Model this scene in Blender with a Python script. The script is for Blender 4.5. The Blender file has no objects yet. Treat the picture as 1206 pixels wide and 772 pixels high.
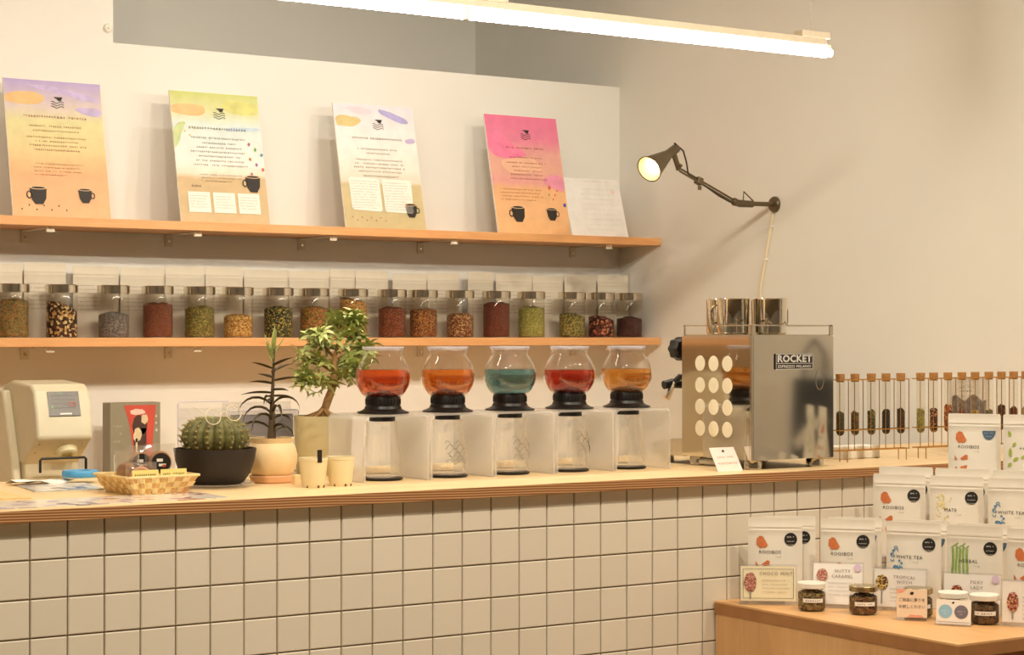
import bpy, math, random
from mathutils import Vector, Matrix
PI = math.pi
RND = random.Random(11)
sc = bpy.context.scene
COL = sc.collection

# ------------------------------------------------------------------ camera
cd = bpy.data.cameras.new('camera')
cd.sensor_fit = 'HORIZONTAL'; cd.sensor_width = 36.0
cd.lens = 2271.3 / 1206.0 * 36.0
cd.clip_start = .05
cam = bpy.data.objects.new('camera', cd); COL.objects.link(cam)
cam.location = (-1.1778, -3.3536, 1.2920)
cam.rotation_euler = (PI / 2 + .00436, 0, -.5825)
sc.camera = cam

# ------------------------------------------------------------------ view, world, lamps
sc.view_settings.view_transform = 'Standard'
sc.view_settings.look = 'None'
sc.view_settings.gamma = 1.0
sc.view_settings.use_curve_mapping = False
sc.view_settings.exposure = 0.80
sc.cycles.use_denoising = True
sc.cycles.max_bounces = 10
sc.cycles.transparent_max_bounces = 24
sc.cycles.caustics_reflective = False
sc.cycles.caustics_refractive = False
sc.cycles.sample_clamp_indirect = 6.0

w = bpy.data.worlds.new('world'); sc.world = w; w.use_nodes = True
w.node_tree.nodes['Background'].inputs[0].default_value = (1, .86, .66, 1)
w.node_tree.nodes['Background'].inputs[1].default_value = .05

TUBE_EMIT = 35.0
TUBE_COL = (1.0, .92, .76)
WARM = (1.0, .87, .68)
def spot(name, loc, target, power, col, size=.05, angle=110, blend=.7):
    l = bpy.data.lights.new(name, 'SPOT'); l.energy = power; l.color = col
    l.shadow_soft_size = size; l.spot_size = math.radians(angle); l.spot_blend = blend
    o = bpy.data.objects.new(name, l); COL.objects.link(o); o.location = loc
    o.rotation_euler = (Vector(target) - Vector(loc)).to_track_quat('-Z', 'Y').to_euler()
    return o
# ceiling spots above the barista's aisle, over the top of the picture: the posters' shadows on the wall
# and the bright patch round the third poster come from them
for k, (x, p) in enumerate(((.25, 2), (1.12, 2), (1.75, 9), (2.40, 2))):
    spot('aisle_spot_%d_offscreen' % (k + 1), (x, 1.12, 2.96), (x, 2.15, 2.0), p, (1, .96, .90), .03, 92, .95)
# ceiling spots over the customers' side: they light the tiles and throw the worktop's shadow on the top row
for k, x in enumerate((-.9, .25, 1.4)):
    spot('shop_spot_%d_offscreen' % (k + 1), (x, -1.45, 2.95), (x + .1, .2, .9), 54, WARM, .05, 125, .8)
spot('table_spot_offscreen', (2.35, -1.7, 2.95), (2.1, -.3, .9), 54, WARM, .05, 125, .8)

# ------------------------------------------------------------------ helpers
def lin(h):
    h = h.lstrip('#'); c = [int(h[i:i + 2], 16) / 255 for i in (0, 2, 4)]
    return tuple(x / 12.92 if x <= .04045 else ((x + .055) / 1.055) ** 2.4 for x in c)

class MB:
    def __init__(s): s.v = []; s.f = []
    def add(s, vs, fs):
        b = len(s.v); s.v += [tuple(p) for p in vs]; s.f += [tuple(b + i for i in q) for q in fs]; return s
    def box(s, x0, x1, y0, y1, z0, z1):
        return s.add([(x0,y0,z0),(x1,y0,z0),(x1,y1,z0),(x0,y1,z0),(x0,y0,z1),(x1,y0,z1),(x1,y1,z1),(x0,y1,z1)],
                     [(0,3,2,1),(4,5,6,7),(0,1,5,4),(1,2,6,5),(2,3,7,6),(3,0,4,7)])
    def lathe(s, prof, n=28, c=(0, 0, 0), ax='z', a0=0.0):
        vs, fs = [], []; rings = []
        for r, z in prof:
            ring = []
            k = 1 if r < 1e-7 else n
            for i in range(k):
                t = a0 + 2 * PI * i / n
                p = (r * math.cos(t), r * math.sin(t), z)
                if ax == 'y': p = (p[0], p[2], -p[1])
                elif ax == 'x': p = (p[2], p[1], -p[0])
                ring.append(len(vs)); vs.append((p[0] + c[0], p[1] + c[1], p[2] + c[2]))
            rings.append(ring)
        for a, b in zip(rings, rings[1:]):
            if len(a) == 1 and len(b) == 1: continue
            for i in range(n):
                j = (i + 1) % n
                if len(a) == 1: fs.append((a[0], b[j], b[i]))
                elif len(b) == 1: fs.append((a[i], a[j], b[0]))
                else: fs.append((a[i], a[j], b[j], b[i]))
        return s.add(vs, fs)
    def tube(s, pts, r, n=8, closed=False, caps=True):
        pts = [Vector(p) for p in pts]; m = len(pts); rs = r if isinstance(r, (list, tuple)) else [r] * m
        vs, fs = [], []; prev = None
        for i, p in enumerate(pts):
            a = pts[i - 1] if (i or closed) else p; b = pts[(i + 1) % m] if (i < m - 1 or closed) else p
            d = (b - a)
            d = d.normalized() if d.length > 1e-9 else Vector((0, 0, 1))
            if prev is None:
                u = d.cross(Vector((0, 0, 1)))
                if u.length < 1e-3: u = d.cross(Vector((1, 0, 0)))
            else: u = prev - d * prev.dot(d)
            u.normalize(); prev = u; w_ = d.cross(u)
            for k in range(n):
                t = 2 * PI * k / n
                vs.append(p + (u * math.cos(t) + w_ * math.sin(t)) * rs[i])
        for i in range(m if closed else m - 1):
            j = (i + 1) % m
            for k in range(n):
                l = (k + 1) % n
                fs.append((i * n + k, i * n + l, j * n + l, j * n + k))
        if caps and not closed:
            fs.append(tuple(range(n))[::-1]); fs.append(tuple((m - 1) * n + k for k in range(n)))
        return s.add(vs, fs)
    def prism(s, poly, a, b, ax='y'):
        n = len(poly)
        def P(p, t):
            return {'y': (p[0], t, p[1]), 'x': (t, p[0], p[1]), 'z': (p[0], p[1], t)}[ax]
        vs = [P(p, a) for p in poly] + [P(p, b) for p in poly]
        fs = [tuple(range(n)), tuple(range(n, 2 * n))[::-1]] + [(i, n + i, n + (i + 1) % n, (i + 1) % n) for i in range(n)]
        return s.add(vs, fs)
    def ngon(s, pts): return s.add(pts, [tuple(range(len(pts)))])
    def flat(s, poly, y=0.0): return s.ngon([(p[0], y, p[1]) for p in poly])
    def ball(s, c, r, n=12, m=8):
        rx, ry, rz = r if isinstance(r, (tuple, list)) else (r, r, r)
        prof = [(math.sin(PI * k / m), -math.cos(PI * k / m)) for k in range(m + 1)]
        prof[0] = (0, -1); prof[-1] = (0, 1)
        b = len(s.v); s.lathe(prof, n)
        for i in range(b, len(s.v)):
            x, y, z = s.v[i]; s.v[i] = (c[0] + x * rx, c[1] + y * ry, c[2] + z * rz)
        return s
    def map(s, fn): s.v = [tuple(fn(*p)) for p in s.v]; return s
    def mesh(s, name, mat, smooth=35):
        me = bpy.data.meshes.new(name); me.from_pydata(s.v, [], s.f); me.update()
        if mat: me.materials.append(mat)
        fix_normals(me)
        if smooth:
            for p in me.polygons: p.use_smooth = True
            me.set_sharp_from_angle(angle=math.radians(smooth))
        return me
    def build(s, name, mat, parent=None, loc=(0, 0, 0), rot=(0, 0, 0), smooth=35, bevel=0, seg=2):
        o = bpy.data.objects.new(name, s.mesh(name, mat, smooth)); COL.objects.link(o)
        o.location = loc; o.rotation_euler = rot; o.parent = parent
        if bevel:
            m = o.modifiers.new('bevel', 'BEVEL'); m.width = bevel; m.segments = seg; m.limit_method = 'ANGLE'
            m.angle_limit = math.radians(40)
        return o
import bmesh
def fix_normals(me):
    bm = bmesh.new(); bm.from_mesh(me)
    bmesh.ops.recalc_face_normals(bm, faces=bm.faces); bm.to_mesh(me); bm.free()

def inst(me, name, parent=None, loc=(0, 0, 0), rot=(0, 0, 0), scale=None):
    o = bpy.data.objects.new(name, me); COL.objects.link(o); o.location = loc; o.rotation_euler = rot; o.parent = parent
    if scale: o.scale = scale
    return o
def tag(o, label, cat, group=None):
    o['label'] = label; o['category'] = cat
    if group: o['group'] = group
    return o
def thing(name, label, cat, loc=(0, 0, 0), rz=0.0, group=None):
    o = bpy.data.objects.new(name, None); o.empty_display_size = .02; COL.objects.link(o)
    o.location = loc; o.rotation_euler = (0, 0, rz)
    return tag(o, label, cat, group)
def structure(o): o['kind'] = 'structure'; return o
def stuff(o): o['kind'] = 'stuff'; return o
def copy_tree(o, parent=None):
    kids = list(o.children)
    c = o.copy(); COL.objects.link(c); c.parent = parent
    for k in kids: copy_tree(k, c)
    return c
def dup(o, label, loc, rz, group=None):
    c = copy_tree(o); c.location = loc; c.rotation_euler = (0, 0, rz); c['label'] = label
    if group: c['group'] = group
    return c

# ------------------------------------------------------------------ materials
MATS = {}
def newmat(name):
    m = bpy.data.materials.new(name); m.use_nodes = True; nt = m.node_tree; nt.nodes.clear()
    out = nt.nodes.new('ShaderNodeOutputMaterial'); MATS[name] = m
    return m, nt, out
def N(nt, t, **kw):
    n = nt.nodes.new(t)
    for k, v in kw.items():
        if hasattr(n, k) and k not in n.inputs: setattr(n, k, v)
        else: n.inputs[k].default_value = v
    return n
def rgba(c): return (c[0], c[1], c[2], 1)
def coords(nt, kind='Object', scale=(1, 1, 1)):
    tc = nt.nodes.new('ShaderNodeTexCoord'); mp = nt.nodes.new('ShaderNodeMapping')
    mp.inputs['Scale'].default_value = scale; nt.links.new(tc.outputs[kind], mp.inputs['Vector'])
    return mp.outputs['Vector']
def ramp(nt, fac, stops, interp='LINEAR'):
    r = nt.nodes.new('ShaderNodeValToRGB'); r.color_ramp.interpolation = interp
    e = r.color_ramp.elements
    e[0].position = stops[0][0]; e[0].color = rgba(stops[0][1])
    e[1].position = stops[-1][0]; e[1].color = rgba(stops[-1][1])
    for p, c in stops[1:-1]:
        x = e.new(p); x.color = rgba(c)
    nt.links.new(fac, r.inputs[0]); return r.outputs[0]
def M(name, col, rough=.5, metal=0.0, var=.05, scale=25.0, bump=0.0, bscale=None, coat=0.0, emit=None, spec=None, stretch=(1, 1, 1)):
    if name in MATS: return MATS[name]
    if isinstance(col, str): col = lin(col)
    m, nt, out = newmat(name)
    b = N(nt, 'ShaderNodeBsdfPrincipled', Roughness=rough, Metallic=metal)
    b.inputs['Coat Weight'].default_value = coat
    if spec is not None: b.inputs['Specular IOR Level'].default_value = spec
    v = coords(nt, 'Object', stretch)
    nz = N(nt, 'ShaderNodeTexNoise', Scale=scale, Detail=3.0); nt.links.new(v, nz.inputs['Vector'])
    c = ramp(nt, nz.outputs[0], [(.3, tuple(x * (1 - var) for x in col)), (.7, tuple(min(1, x * (1 + var)) for x in col))])
    nt.links.new(c, b.inputs['Base Color'])
    if bump:
        n2 = N(nt, 'ShaderNodeTexNoise', Scale=bscale or scale * 4, Detail=2.0); nt.links.new(v, n2.inputs['Vector'])
        bp = N(nt, 'ShaderNodeBump', Strength=bump, Distance=.002); nt.links.new(n2.outputs[0], bp.inputs['Height'])
        nt.links.new(bp.outputs[0], b.inputs['Normal'])
    if emit:
        b.inputs['Emission Color'].default_value = rgba(emit[0]); b.inputs['Emission Strength'].default_value = emit[1]
    nt.links.new(b.outputs[0], out.inputs[0]); return m
def wood(name, c1, c2, axis='x', scale=1.0, rough=.42):
    m, nt, out = newmat(name)
    st = {'x': (2.0, 22, 22), 'y': (22, 2.0, 22), 'z': (22, 22, 2.0)}[axis]
    v = coords(nt, 'Object', tuple(s * scale for s in st))
    nz = N(nt, 'ShaderNodeTexNoise', Scale=1.6, Detail=5.0, Roughness=.6, Distortion=.6); nt.links.new(v, nz.inputs['Vector'])
    n2 = N(nt, 'ShaderNodeTexNoise', Scale=9.0, Detail=3.0); nt.links.new(v, n2.inputs['Vector'])
    mx = N(nt, 'ShaderNodeMix', data_type='FLOAT'); mx.inputs[0].default_value = .3
    nt.links.new(nz.outputs[0], mx.inputs[2]); nt.links.new(n2.outputs[0], mx.inputs[3])
    c = ramp(nt, mx.outputs[0], [(.32, lin(c1)), (.66, lin(c2))])
    b = N(nt, 'ShaderNodeBsdfPrincipled', Roughness=rough); nt.links.new(c, b.inputs['Base Color'])
    bp = N(nt, 'ShaderNodeBump', Strength=.12, Distance=.001); nt.links.new(n2.outputs[0], bp.inputs['Height']); nt.links.new(bp.outputs[0], b.inputs['Normal'])
    nt.links.new(b.outputs[0], out.inputs[0]); return m
def thin_glass(name, tint=(1, 1, 1), ior=1.45, rough=.02, body=0.0, bodycol=(1, 1, 1), gain=1.0):
    """clear shell: see-through, Fresnel reflections, optionally some milky body"""
    m, nt, out = newmat(name)
    tr = N(nt, 'ShaderNodeBsdfTransparent', Color=rgba(tint))
    gl = N(nt, 'ShaderNodeBsdfGlossy', Roughness=rough, Color=(1, 1, 1, 1))
    lw = N(nt, 'ShaderNodeLayerWeight', Blend=.5)            # |cos| based, the same from both sides of the shell
    pw = N(nt, 'ShaderNodeMath', operation='POWER'); pw.inputs[1].default_value = 4.0; nt.links.new(lw.outputs['Facing'], pw.inputs[0])
    f0 = ((ior - 1) / (ior + 1)) ** 2
    fr = N(nt, 'ShaderNodeMath', operation='MULTIPLY_ADD'); fr.inputs[1].default_value = .75; fr.inputs[2].default_value = f0; nt.links.new(pw.outputs[0], fr.inputs[0])
    nz = N(nt, 'ShaderNodeTexNoise', Scale=14.0, Detail=1.0); nt.links.new(coords(nt), nz.inputs['Vector'])
    bp = N(nt, 'ShaderNodeBump', Strength=.05, Distance=.001); nt.links.new(nz.outputs[0], bp.inputs['Height'])
    nt.links.new(bp.outputs[0], gl.inputs['Normal'])
    mu = N(nt, 'ShaderNodeMath', operation='MULTIPLY'); mu.use_clamp = True; mu.inputs[1].default_value = gain
    nt.links.new(fr.outputs[0], mu.inputs[0])
    base = tr.outputs[0]
    if body:
        df = N(nt, 'ShaderNodeBsdfDiffuse', Color=rgba(bodycol)); tl = N(nt, 'ShaderNodeBsdfTranslucent', Color=rgba(bodycol))
        h = N(nt, 'ShaderNodeMixShader', Fac=.5); nt.links.new(df.outputs[0], h.inputs[1]); nt.links.new(tl.outputs[0], h.inputs[2])
        q = N(nt, 'ShaderNodeMixShader', Fac=body); nt.links.new(tr.outputs[0], q.inputs[1]); nt.links.new(h.outputs[0], q.inputs[2]); base = q.outputs[0]
    mx = nt.nodes.new('ShaderNodeMixShader'); nt.links.new(mu.outputs[0], mx.inputs[0])
    nt.links.new(base, mx.inputs[1]); nt.links.new(gl.outputs[0], mx.inputs[2]); nt.links.new(mx.outputs[0], out.inputs[0])
    return m
def liquid(name, col):
    m, nt, out = newmat(name)
    b = N(nt, 'ShaderNodeBsdfPrincipled', Roughness=.0, IOR=1.22); b.inputs['Transmission Weight'].default_value = 1.0
    nz = N(nt, 'ShaderNodeTexNoise', Scale=18.0, Detail=2.0); nt.links.new(coords(nt), nz.inputs['Vector'])
    c = lin(col); cc = ramp(nt, nz.outputs[0], [(.3, tuple(x * .92 for x in c)), (.7, c)]); nt.links.new(cc, b.inputs['Base Color'])
    tl = N(nt, 'ShaderNodeBsdfTranslucent', Color=rgba(tuple(min(1, x * 1.0) for x in c)))
    mx = N(nt, 'ShaderNodeMixShader', Fac=.28); nt.links.new(b.outputs[0], mx.inputs[1]); nt.links.new(tl.outputs[0], mx.inputs[2])
    nt.links.new(mx.outputs[0], out.inputs[0]); return m
def chips(name, cols, scale=170.0):
    """dry leaves, flowers and chips: one colour per Voronoi cell"""
    m, nt, out = newmat(name)
    v = coords(nt)
    vo = N(nt, 'ShaderNodeTexVoronoi', Scale=scale); nt.links.new(v, vo.inputs['Vector'])
    sp = nt.nodes.new('ShaderNodeSeparateColor'); nt.links.new(vo.outputs['Color'], sp.inputs[0])
    n = len(cols); cs = [lin(c) for c in cols]
    stops = [(i / n, cs[i]) for i in range(n)]
    if n == 1: stops = [(0, cs[0]), (1, cs[0])]
    c = ramp(nt, sp.outputs[0], stops, 'CONSTANT')
    b = N(nt, 'ShaderNodeBsdfPrincipled', Roughness=.8); nt.links.new(c, b.inputs['Base Color'])
    bp = N(nt, 'ShaderNodeBump', Strength=.7, Distance=.004); nt.links.new(vo.outputs['Distance'], bp.inputs['Height']); nt.links.new(bp.outputs[0], b.inputs['Normal'])
    nt.links.new(b.outputs[0], out.inputs[0]); return m
def watercolour(name, stops, H, amp=.10, streak=None):
    """printed watercolour sheet: colour bands up the sheet with a ragged wash edge"""
    m, nt, out = newmat(name)
    v = coords(nt)
    sx = nt.nodes.new('ShaderNodeSeparateXYZ'); nt.links.new(v, sx.inputs[0])
    nz = N(nt, 'ShaderNodeTexNoise', Scale=11.0, Detail=4.0, Roughness=.6); nt.links.new(v, nz.inputs['Vector'])
    a = N(nt, 'ShaderNodeMath', operation='MULTIPLY_ADD'); a.inputs[1].default_value = amp * 2; a.inputs[2].default_value = -amp
    nt.links.new(nz.outputs[0], a.inputs[0])
    d = N(nt, 'ShaderNodeMath', operation='MULTIPLY_ADD'); d.inputs[1].default_value = 1 / H; nt.links.new(sx.outputs[2], d.inputs[0]); nt.links.new(a.outputs[0], d.inputs[2])
    c = ramp(nt, d.outputs[0], [(p, lin(q)) for p, q in stops])
    n2 = N(nt, 'ShaderNodeTexNoise', Scale=26.0, Detail=5.0); nt.links.new(v, n2.inputs['Vector'])
    g = ramp(nt, n2.outputs[0], [(.3, (.90, .90, .90)), (.7, (1, 1, 1))])
    mx = N(nt, 'ShaderNodeMix', data_type='RGBA', blend_type='MULTIPLY'); mx.inputs[0].default_value = 1
    nt.links.new(c, mx.inputs[6]); nt.links.new(g, mx.inputs[7])
    b = N(nt, 'ShaderNodeBsdfPrincipled', Roughness=.55); nt.links.new(mx.outputs[2], b.inputs['Base Color']); nt.links.new(b.outputs[0], out.inputs[0])
    return m

def plaster(name, col):
    return M(name, col, .85, var=.015, scale=3.0, bump=.04, bscale=160)
M_wall = plaster('wall_paint', '#ebe9e4')
M_wall_far = M_wall
M_ceil = plaster('ceiling_paint', '#e8e0d0')
M_floor = M('floor_concrete', '#a8957c', .5, var=.1, scale=4)
M_white = M('matte_white', '#f1ece2', .55)
M_black = M('matte_black', '#1b1613', .5)
M_ink = M('black_ink', '#2a231f', .6)
M_greyink = M('grey_ink', '#8d7f72', .7)
M_steel = M('brushed_steel', '#cfc6b4', .22, 1.0, var=.06, scale=90, stretch=(1, 1, .05))
M_chrome = M('polished_steel', '#ddd6c8', .06, 1.0, var=.02)
M_paper = M('white_paper', '#f4efe6', .7, var=.02)

# ------------------------------------------------------------------ flat print helpers (local frame: x right, z up, facing -y)
def text_mesh(s, size, align='CENTER', shear=0.0, spacing=1.0):
    c = bpy.data.curves.new('lettering', 'FONT'); c.body = s; c.size = size; c.align_x = align; c.align_y = 'CENTER'
    c.resolution_u = 2; c.shear = shear; c.space_character = spacing
    o = bpy.data.objects.new('lettering', c); COL.objects.link(o)
    me = bpy.data.meshes.new_from_object(o.evaluated_get(bpy.context.evaluated_depsgraph_get()))
    bpy.data.objects.remove(o); bpy.data.curves.remove(c)
    for v in me.vertices: v.co = (v.co.x, 0, v.co.y)
    return me
def text(s, size, mat, parent, x=0, y=0, z=0, wrap=None, name='lettering', align='CENTER', spacing=1.0, bold=0):
    me = text_mesh(s, size, align, spacing=spacing); me.materials.clear(); me.materials.append(mat); me.name = name
    for v in me.vertices:
        v.co.x += x; v.co.z += z
        v.co.y = (wrap(v.co.x, v.co.z) if wrap else y)
    fl = bpy.data.objects.new(name, me); COL.objects.link(fl); fl.parent = parent
    return fl
def decal(name, polys, mat, parent, y=0.0, wrap=None):
    b = MB()
    for p in polys: b.flat(p, y)
    if wrap: b.v = [(x, wrap(x, z), z) for x, _, z in b.v]
    o = b.build(name, mat, parent, smooth=0)
    if name == 'text_lines': stuff(o)
    return o
def circ(x, z, rx, rz=None, n=22, a0=0, a1=2 * PI):
    rz = rz or rx
    full = abs(a1 - a0 - 2 * PI) < 1e-6
    return [(x + rx * math.cos(a0 + (a1 - a0) * i / (n if full else n - 1)), z + rz * math.sin(a0 + (a1 - a0) * i / (n if full else n - 1))) for i in range(n)]
def rectp(x0, x1, z0, z1): return [(x0, z0), (x1, z0), (x1, z1), (x0, z1)]
def stroke(pts, w):
    """polyline as quads of width w"""
    out = []
    for (x0, z0), (x1, z1) in zip(pts, pts[1:]):
        dx, dz = x1 - x0, z1 - z0; L = math.hypot(dx, dz) or 1; nx, nz = -dz / L * w / 2, dx / L * w / 2
        ex, ez = dx / L * w * .25, dz / L * w * .25
        out.append([(x0 - nx - ex, z0 - nz - ez), (x1 - nx + ex, z1 - nz + ez), (x1 + nx + ex, z1 + nz + ez), (x0 + nx - ex, z0 + nz - ez)])
    return out
def blob(x, z, rx, rz, rough=.2, n=18, seed=1):
    r = random.Random(seed)
    k = [1 + r.uniform(-rough, rough) for _ in range(n)]
    return [(x + rx * k[i] * math.cos(2 * PI * i / n), z + rz * k[i] * math.sin(2 * PI * i / n)) for i in range(n)]
def marks(x0, x1, z, h, seed=0, gap=.35):
    """a line of print too small to read: little strokes"""
    r = random.Random(seed); out = []; x = x0
    while x < x1 - h * .4:
        wd = h * r.uniform(.5, .95)
        if r.random() > .08:
            out.append(rectp(x, x + wd, z + h * .38, z + h * .55))
            out.append(rectp(x + wd * .4, x + wd * .56, z, z + h))
            if r.random() > .4: out.append(rectp(x, x + wd, z, z + h * .16))
        x += wd + h * gap
    return out

# ================================================================== THE ROOM
XR, YB = 2.9412, 2.2
ZC = .982          # counter top
structure(MB().box(-3.6, 3.2, -5.4, 3.4, -.1, 0).build('floor', M_floor, smooth=0))
structure(MB().box(-3.6, 3.2, -5.4, 3.4, 3.0, 3.1).build('ceiling', M_ceil, smooth=0))
structure(MB().box(XR, XR + .12, -5.4, 3.3, 0, 3.0).build('wall_right', M_wall, smooth=0))
structure(MB().box(-3.6, XR, YB, YB + .12, 0, 2.183).build('wall_back', M_wall, smooth=0))
structure(MB().box(-3.6, XR, 3.165, 3.285, 0, 3.0).build('wall_far', M_wall_far, smooth=0))
structure(MB().box(-3.6, 1.03, YB, 3.165, 2.183, 3.0).build('wall_upper', M_wall, smooth=0))
structure(MB().box(-3.72, -3.6, -5.4, 3.3, 0, 3.0).build('wall_left', M_wall, smooth=0))
structure(MB().box(-3.6, 3.0, -5.52, -5.4, 0, 3.0).build('wall_front', M_wall, smooth=0))

# little round sensor where the upper wall starts
s_ = thing('wall_sensor', 'small round white sensor high on the wall corner', 'sensor', (1.012, YB, 2.225))
MB().lathe([(0, 0), (.014, 0), (.014, .006), (.010, .012), (.0, .014)], 16, ax='y').map(lambda x, y, z: (x, -y, z)).build('housing', M_white, s_)
MB().ball((0, -.012, 0), .006, 10, 6).build('lens', M_white, s_)

# ------------------------------------------------------------------ counter with tiled front
M_grout = M('grout', '#9a8868', .9)
def tile_mat():
    m, nt, out = newmat('glazed_tile')
    oi = nt.nodes.new('ShaderNodeObjectInfo')
    c = ramp(nt, oi.outputs['Random'], [(0, lin('#dbd2c2')), (.5, lin('#ded5c5')), (1, lin('#e1d8c8'))])
    b = N(nt, 'ShaderNodeBsdfPrincipled', Roughness=.28); nt.links.new(c, b.inputs['Base Color'])
    nz = N(nt, 'ShaderNodeTexNoise', Scale=9.0); nt.links.new(coords(nt), nz.inputs['Vector'])
    bp = N(nt, 'ShaderNodeBump', Strength=.10, Distance=.004); nt.links.new(nz.outputs[0], bp.inputs['Height']); nt.links.new(bp.outputs[0], b.inputs['Normal'])
    nt.links.new(b.outputs[0], out.inputs[0]); return m
M_tile = tile_mat()
counter = thing('tiled_counter', 'long bar counter faced with square cream tiles', 'counter', (0, 0, 0))
MB().box(-1.6, XR - .004, .006, .62, 0, .959).build('body', M_grout, counter, smooth=0)
T_ = .07; hw = T_ / 2 - .0014; hb = hw - .0016
tmb = MB().add([(-hw, .006, -hw), (hw, .006, -hw), (hw, .006, hw), (-hw, .006, hw), (-hw, .0013, -hw), (hw, .0013, -hw), (hw, .0013, hw), (-hw, .0013, hw),
                (-hb, 0, -hb), (hb, 0, -hb), (hb, 0, hb), (-hb, 0, hb)],
               [(0, 1, 5, 4), (1, 2, 6, 5), (2, 3, 7, 6), (3, 0, 4, 7), (4, 5, 9, 8), (5, 6, 10, 9), (6, 7, 11, 10), (7, 4, 8, 11), (8, 9, 10, 11), (0, 3, 2, 1)])
tile_me = tmb.mesh('tile', M_tile, smooth=0)
rest = MB()
for i in range(-22, 42):
    for j in range(14):
        cx, cz = (i + .5) * T_, .96 - (j + .5) * T_
        if cz - hw < 0: continue
        if -3 <= i and j < 6 and not (i > 23 and j > 4):
            inst(tile_me, 'tile', counter, (cx, RND.uniform(-.0004, .0004), cz), (RND.uniform(-.004, .004), 0, RND.uniform(-.004, .004)))
        else:
            rest.add([(x + cx, y, z + cz) for x, y, z in tmb.v], tmb.f)
stuff(rest.build('tile_field', M_tile, counter, smooth=0))

M_top = wood('light_plywood', '#e7c592', '#f4d8ab', 'x')
def ply_edge():
    m, nt, out = newmat('plywood_edge')
    v = coords(nt, 'Object', (1, 1, 1))
    sx = nt.nodes.new('ShaderNodeSeparateXYZ'); nt.links.new(v, sx.inputs[0])
    nz = N(nt, 'ShaderNodeTexNoise', Scale=3.0, Detail=2.0); nt.links.new(v, nz.inputs['Vector'])
    a = N(nt, 'ShaderNodeMath', operation='MULTIPLY_ADD'); a.inputs[1].default_value = .022; nt.links.new(sx.outputs[0], a.inputs[0]); nt.links.new(sx.outputs[2], a.inputs[2])
    b_ = N(nt, 'ShaderNodeMath', operation='MULTIPLY_ADD'); b_.inputs[1].default_value = .006; nt.links.new(nz.outputs[0], b_.inputs[0]); nt.links.new(a.outputs[0], b_.inputs[2])
    s = N(nt, 'ShaderNodeMath', operation='MULTIPLY'); s.inputs[1].default_value = 1250.0; nt.links.new(b_.outputs[0], s.inputs[0])
    q = N(nt, 'ShaderNodeMath', operation='SINE'); nt.links.new(s.outputs[0], q.inputs[0])
    r = N(nt, 'ShaderNodeMath', operation='MULTIPLY_ADD'); r.inputs[1].default_value = .5; r.inputs[2].default_value = .5; nt.links.new(q.outputs[0], r.inputs[0])
    c = ramp(nt, r.outputs[0], [(.1, lin('#7c4e2a')), (.55, lin('#a06c3e')), (.95, lin('#c69a6a'))])
    p = N(nt, 'ShaderNodeBsdfPrincipled', Roughness=.6); nt.links.new(c, p.inputs['Base Color']); nt.links.new(p.outputs[0], out.inputs[0]); return m
M_ply = ply_edge()
worktop = thing('worktop', 'light plywood worktop with striped layered front edge on tiled counter', 'worktop', (0, 0, 0))
MB().box(-1.6, XR - .003, -.0195, .66, .9605, ZC).build('board', M_top, worktop, smooth=0)
MB().box(-1.6, XR - .003, -.0215, -.0195, .9605, ZC - .0008).build('front_edge', M_ply, worktop, smooth=0)

# back counter under the shelves (behind the bar, carries the machine and boxes)
bc = thing('back_counter', 'low white back counter against the wall under the shelves', 'counter', (0, 0, 0))
MB().box(-1.6, XR - .004, 1.5, YB - .002, 0, .82).build('cabinet', M_white, bc, smooth=0)
MB().box(-1.6, XR - .004, 1.30, YB - .002, .82, .85).build('counter_top', M_top, bc, smooth=0)

# ------------------------------------------------------------------ wall shelves
M_shelf = wood('shelf_wood', '#d99a62', '#e7b27a', 'x')
M_brk = M('bracket_white', '#dcd2c0', .4)
YS = 1.9555
for zt, nm in ((1.6318, 'upper wall shelf holding the posters'), (1.2865, 'lower wall shelf holding the row of glass jars')):
    s_ = thing('wall_shelf', 'long pale wood ' + nm, 'shelf', (0, 0, zt))
    MB().box(-1.0, XR - .002, YS, YB - .001, -.0258, 0).build('board', M_shelf, s_, smooth=0, bevel=.0012)
    for x in (.30, .755, 1.211, 1.669, 2.112, 2.735):
        b = MB().box(x - .012, x + .012, YB - .005, YB - .001, -.064, -.026)
        b.box(x - .010, x + .010, 1.985, YB - .005, -.0305, -.0262)
        b.box(x - .012, x + .012, 1.980, 1.986, -.042, -.0262)
        br = b.build('bracket', M_brk, s_, smooth=0)
        MB().lathe([(0, 0), (.004, 0), (.004, .002), (0, .002)], 10, (x, YB - .0072, -.048), 'y').build('screw', M_steel, br)

# ------------------------------------------------------------------ pendant light
M_tube = M('glowing_tube', '#ffffff', .4, emit=(TUBE_COL, TUBE_EMIT))
M_house = M('lamp_housing_white', '#e4d9c4', .45)
YT, ZT = .5, 2.052
pl = thing('pendant_tube_light', 'long white pendant fixture with two glowing tubes hung over the bar', 'pendant light', (0, 0, 0))
for x0, x1 in ((.060, 1.222), (1.236, 2.386)):
    MB().lathe([(0, x0), (.010, x0 + .0005), (.0135, x0 + .006), (.0135, x1 - .006), (.010, x1 - .0005), (0, x1)], 14, (0, YT, ZT), 'x').map(lambda x, y, z: (x, y, z)).build('tube', M_tube, pl)
MB().box(.05, 2.36, YT - .014, YT + .014, ZT + .0165, ZT + .036).build('housing', M_house, pl, smooth=0, bevel=.002)
for x in (.062, 1.229, 2.372):
    MB().box(x - .0065, x + .0065, YT - .010, YT + .010, ZT - .014, ZT + .02).build('socket', M_house, pl, smooth=0)
for x0, x1 in ((1.02, 1.34), (2.27, 2.37), (.07, .17)):
    MB().box(x0, x1, YT - .017, YT + .017, ZT + .034, ZT + .052).build('clamp', M_house, pl, smooth=0, bevel=.002)
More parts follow.
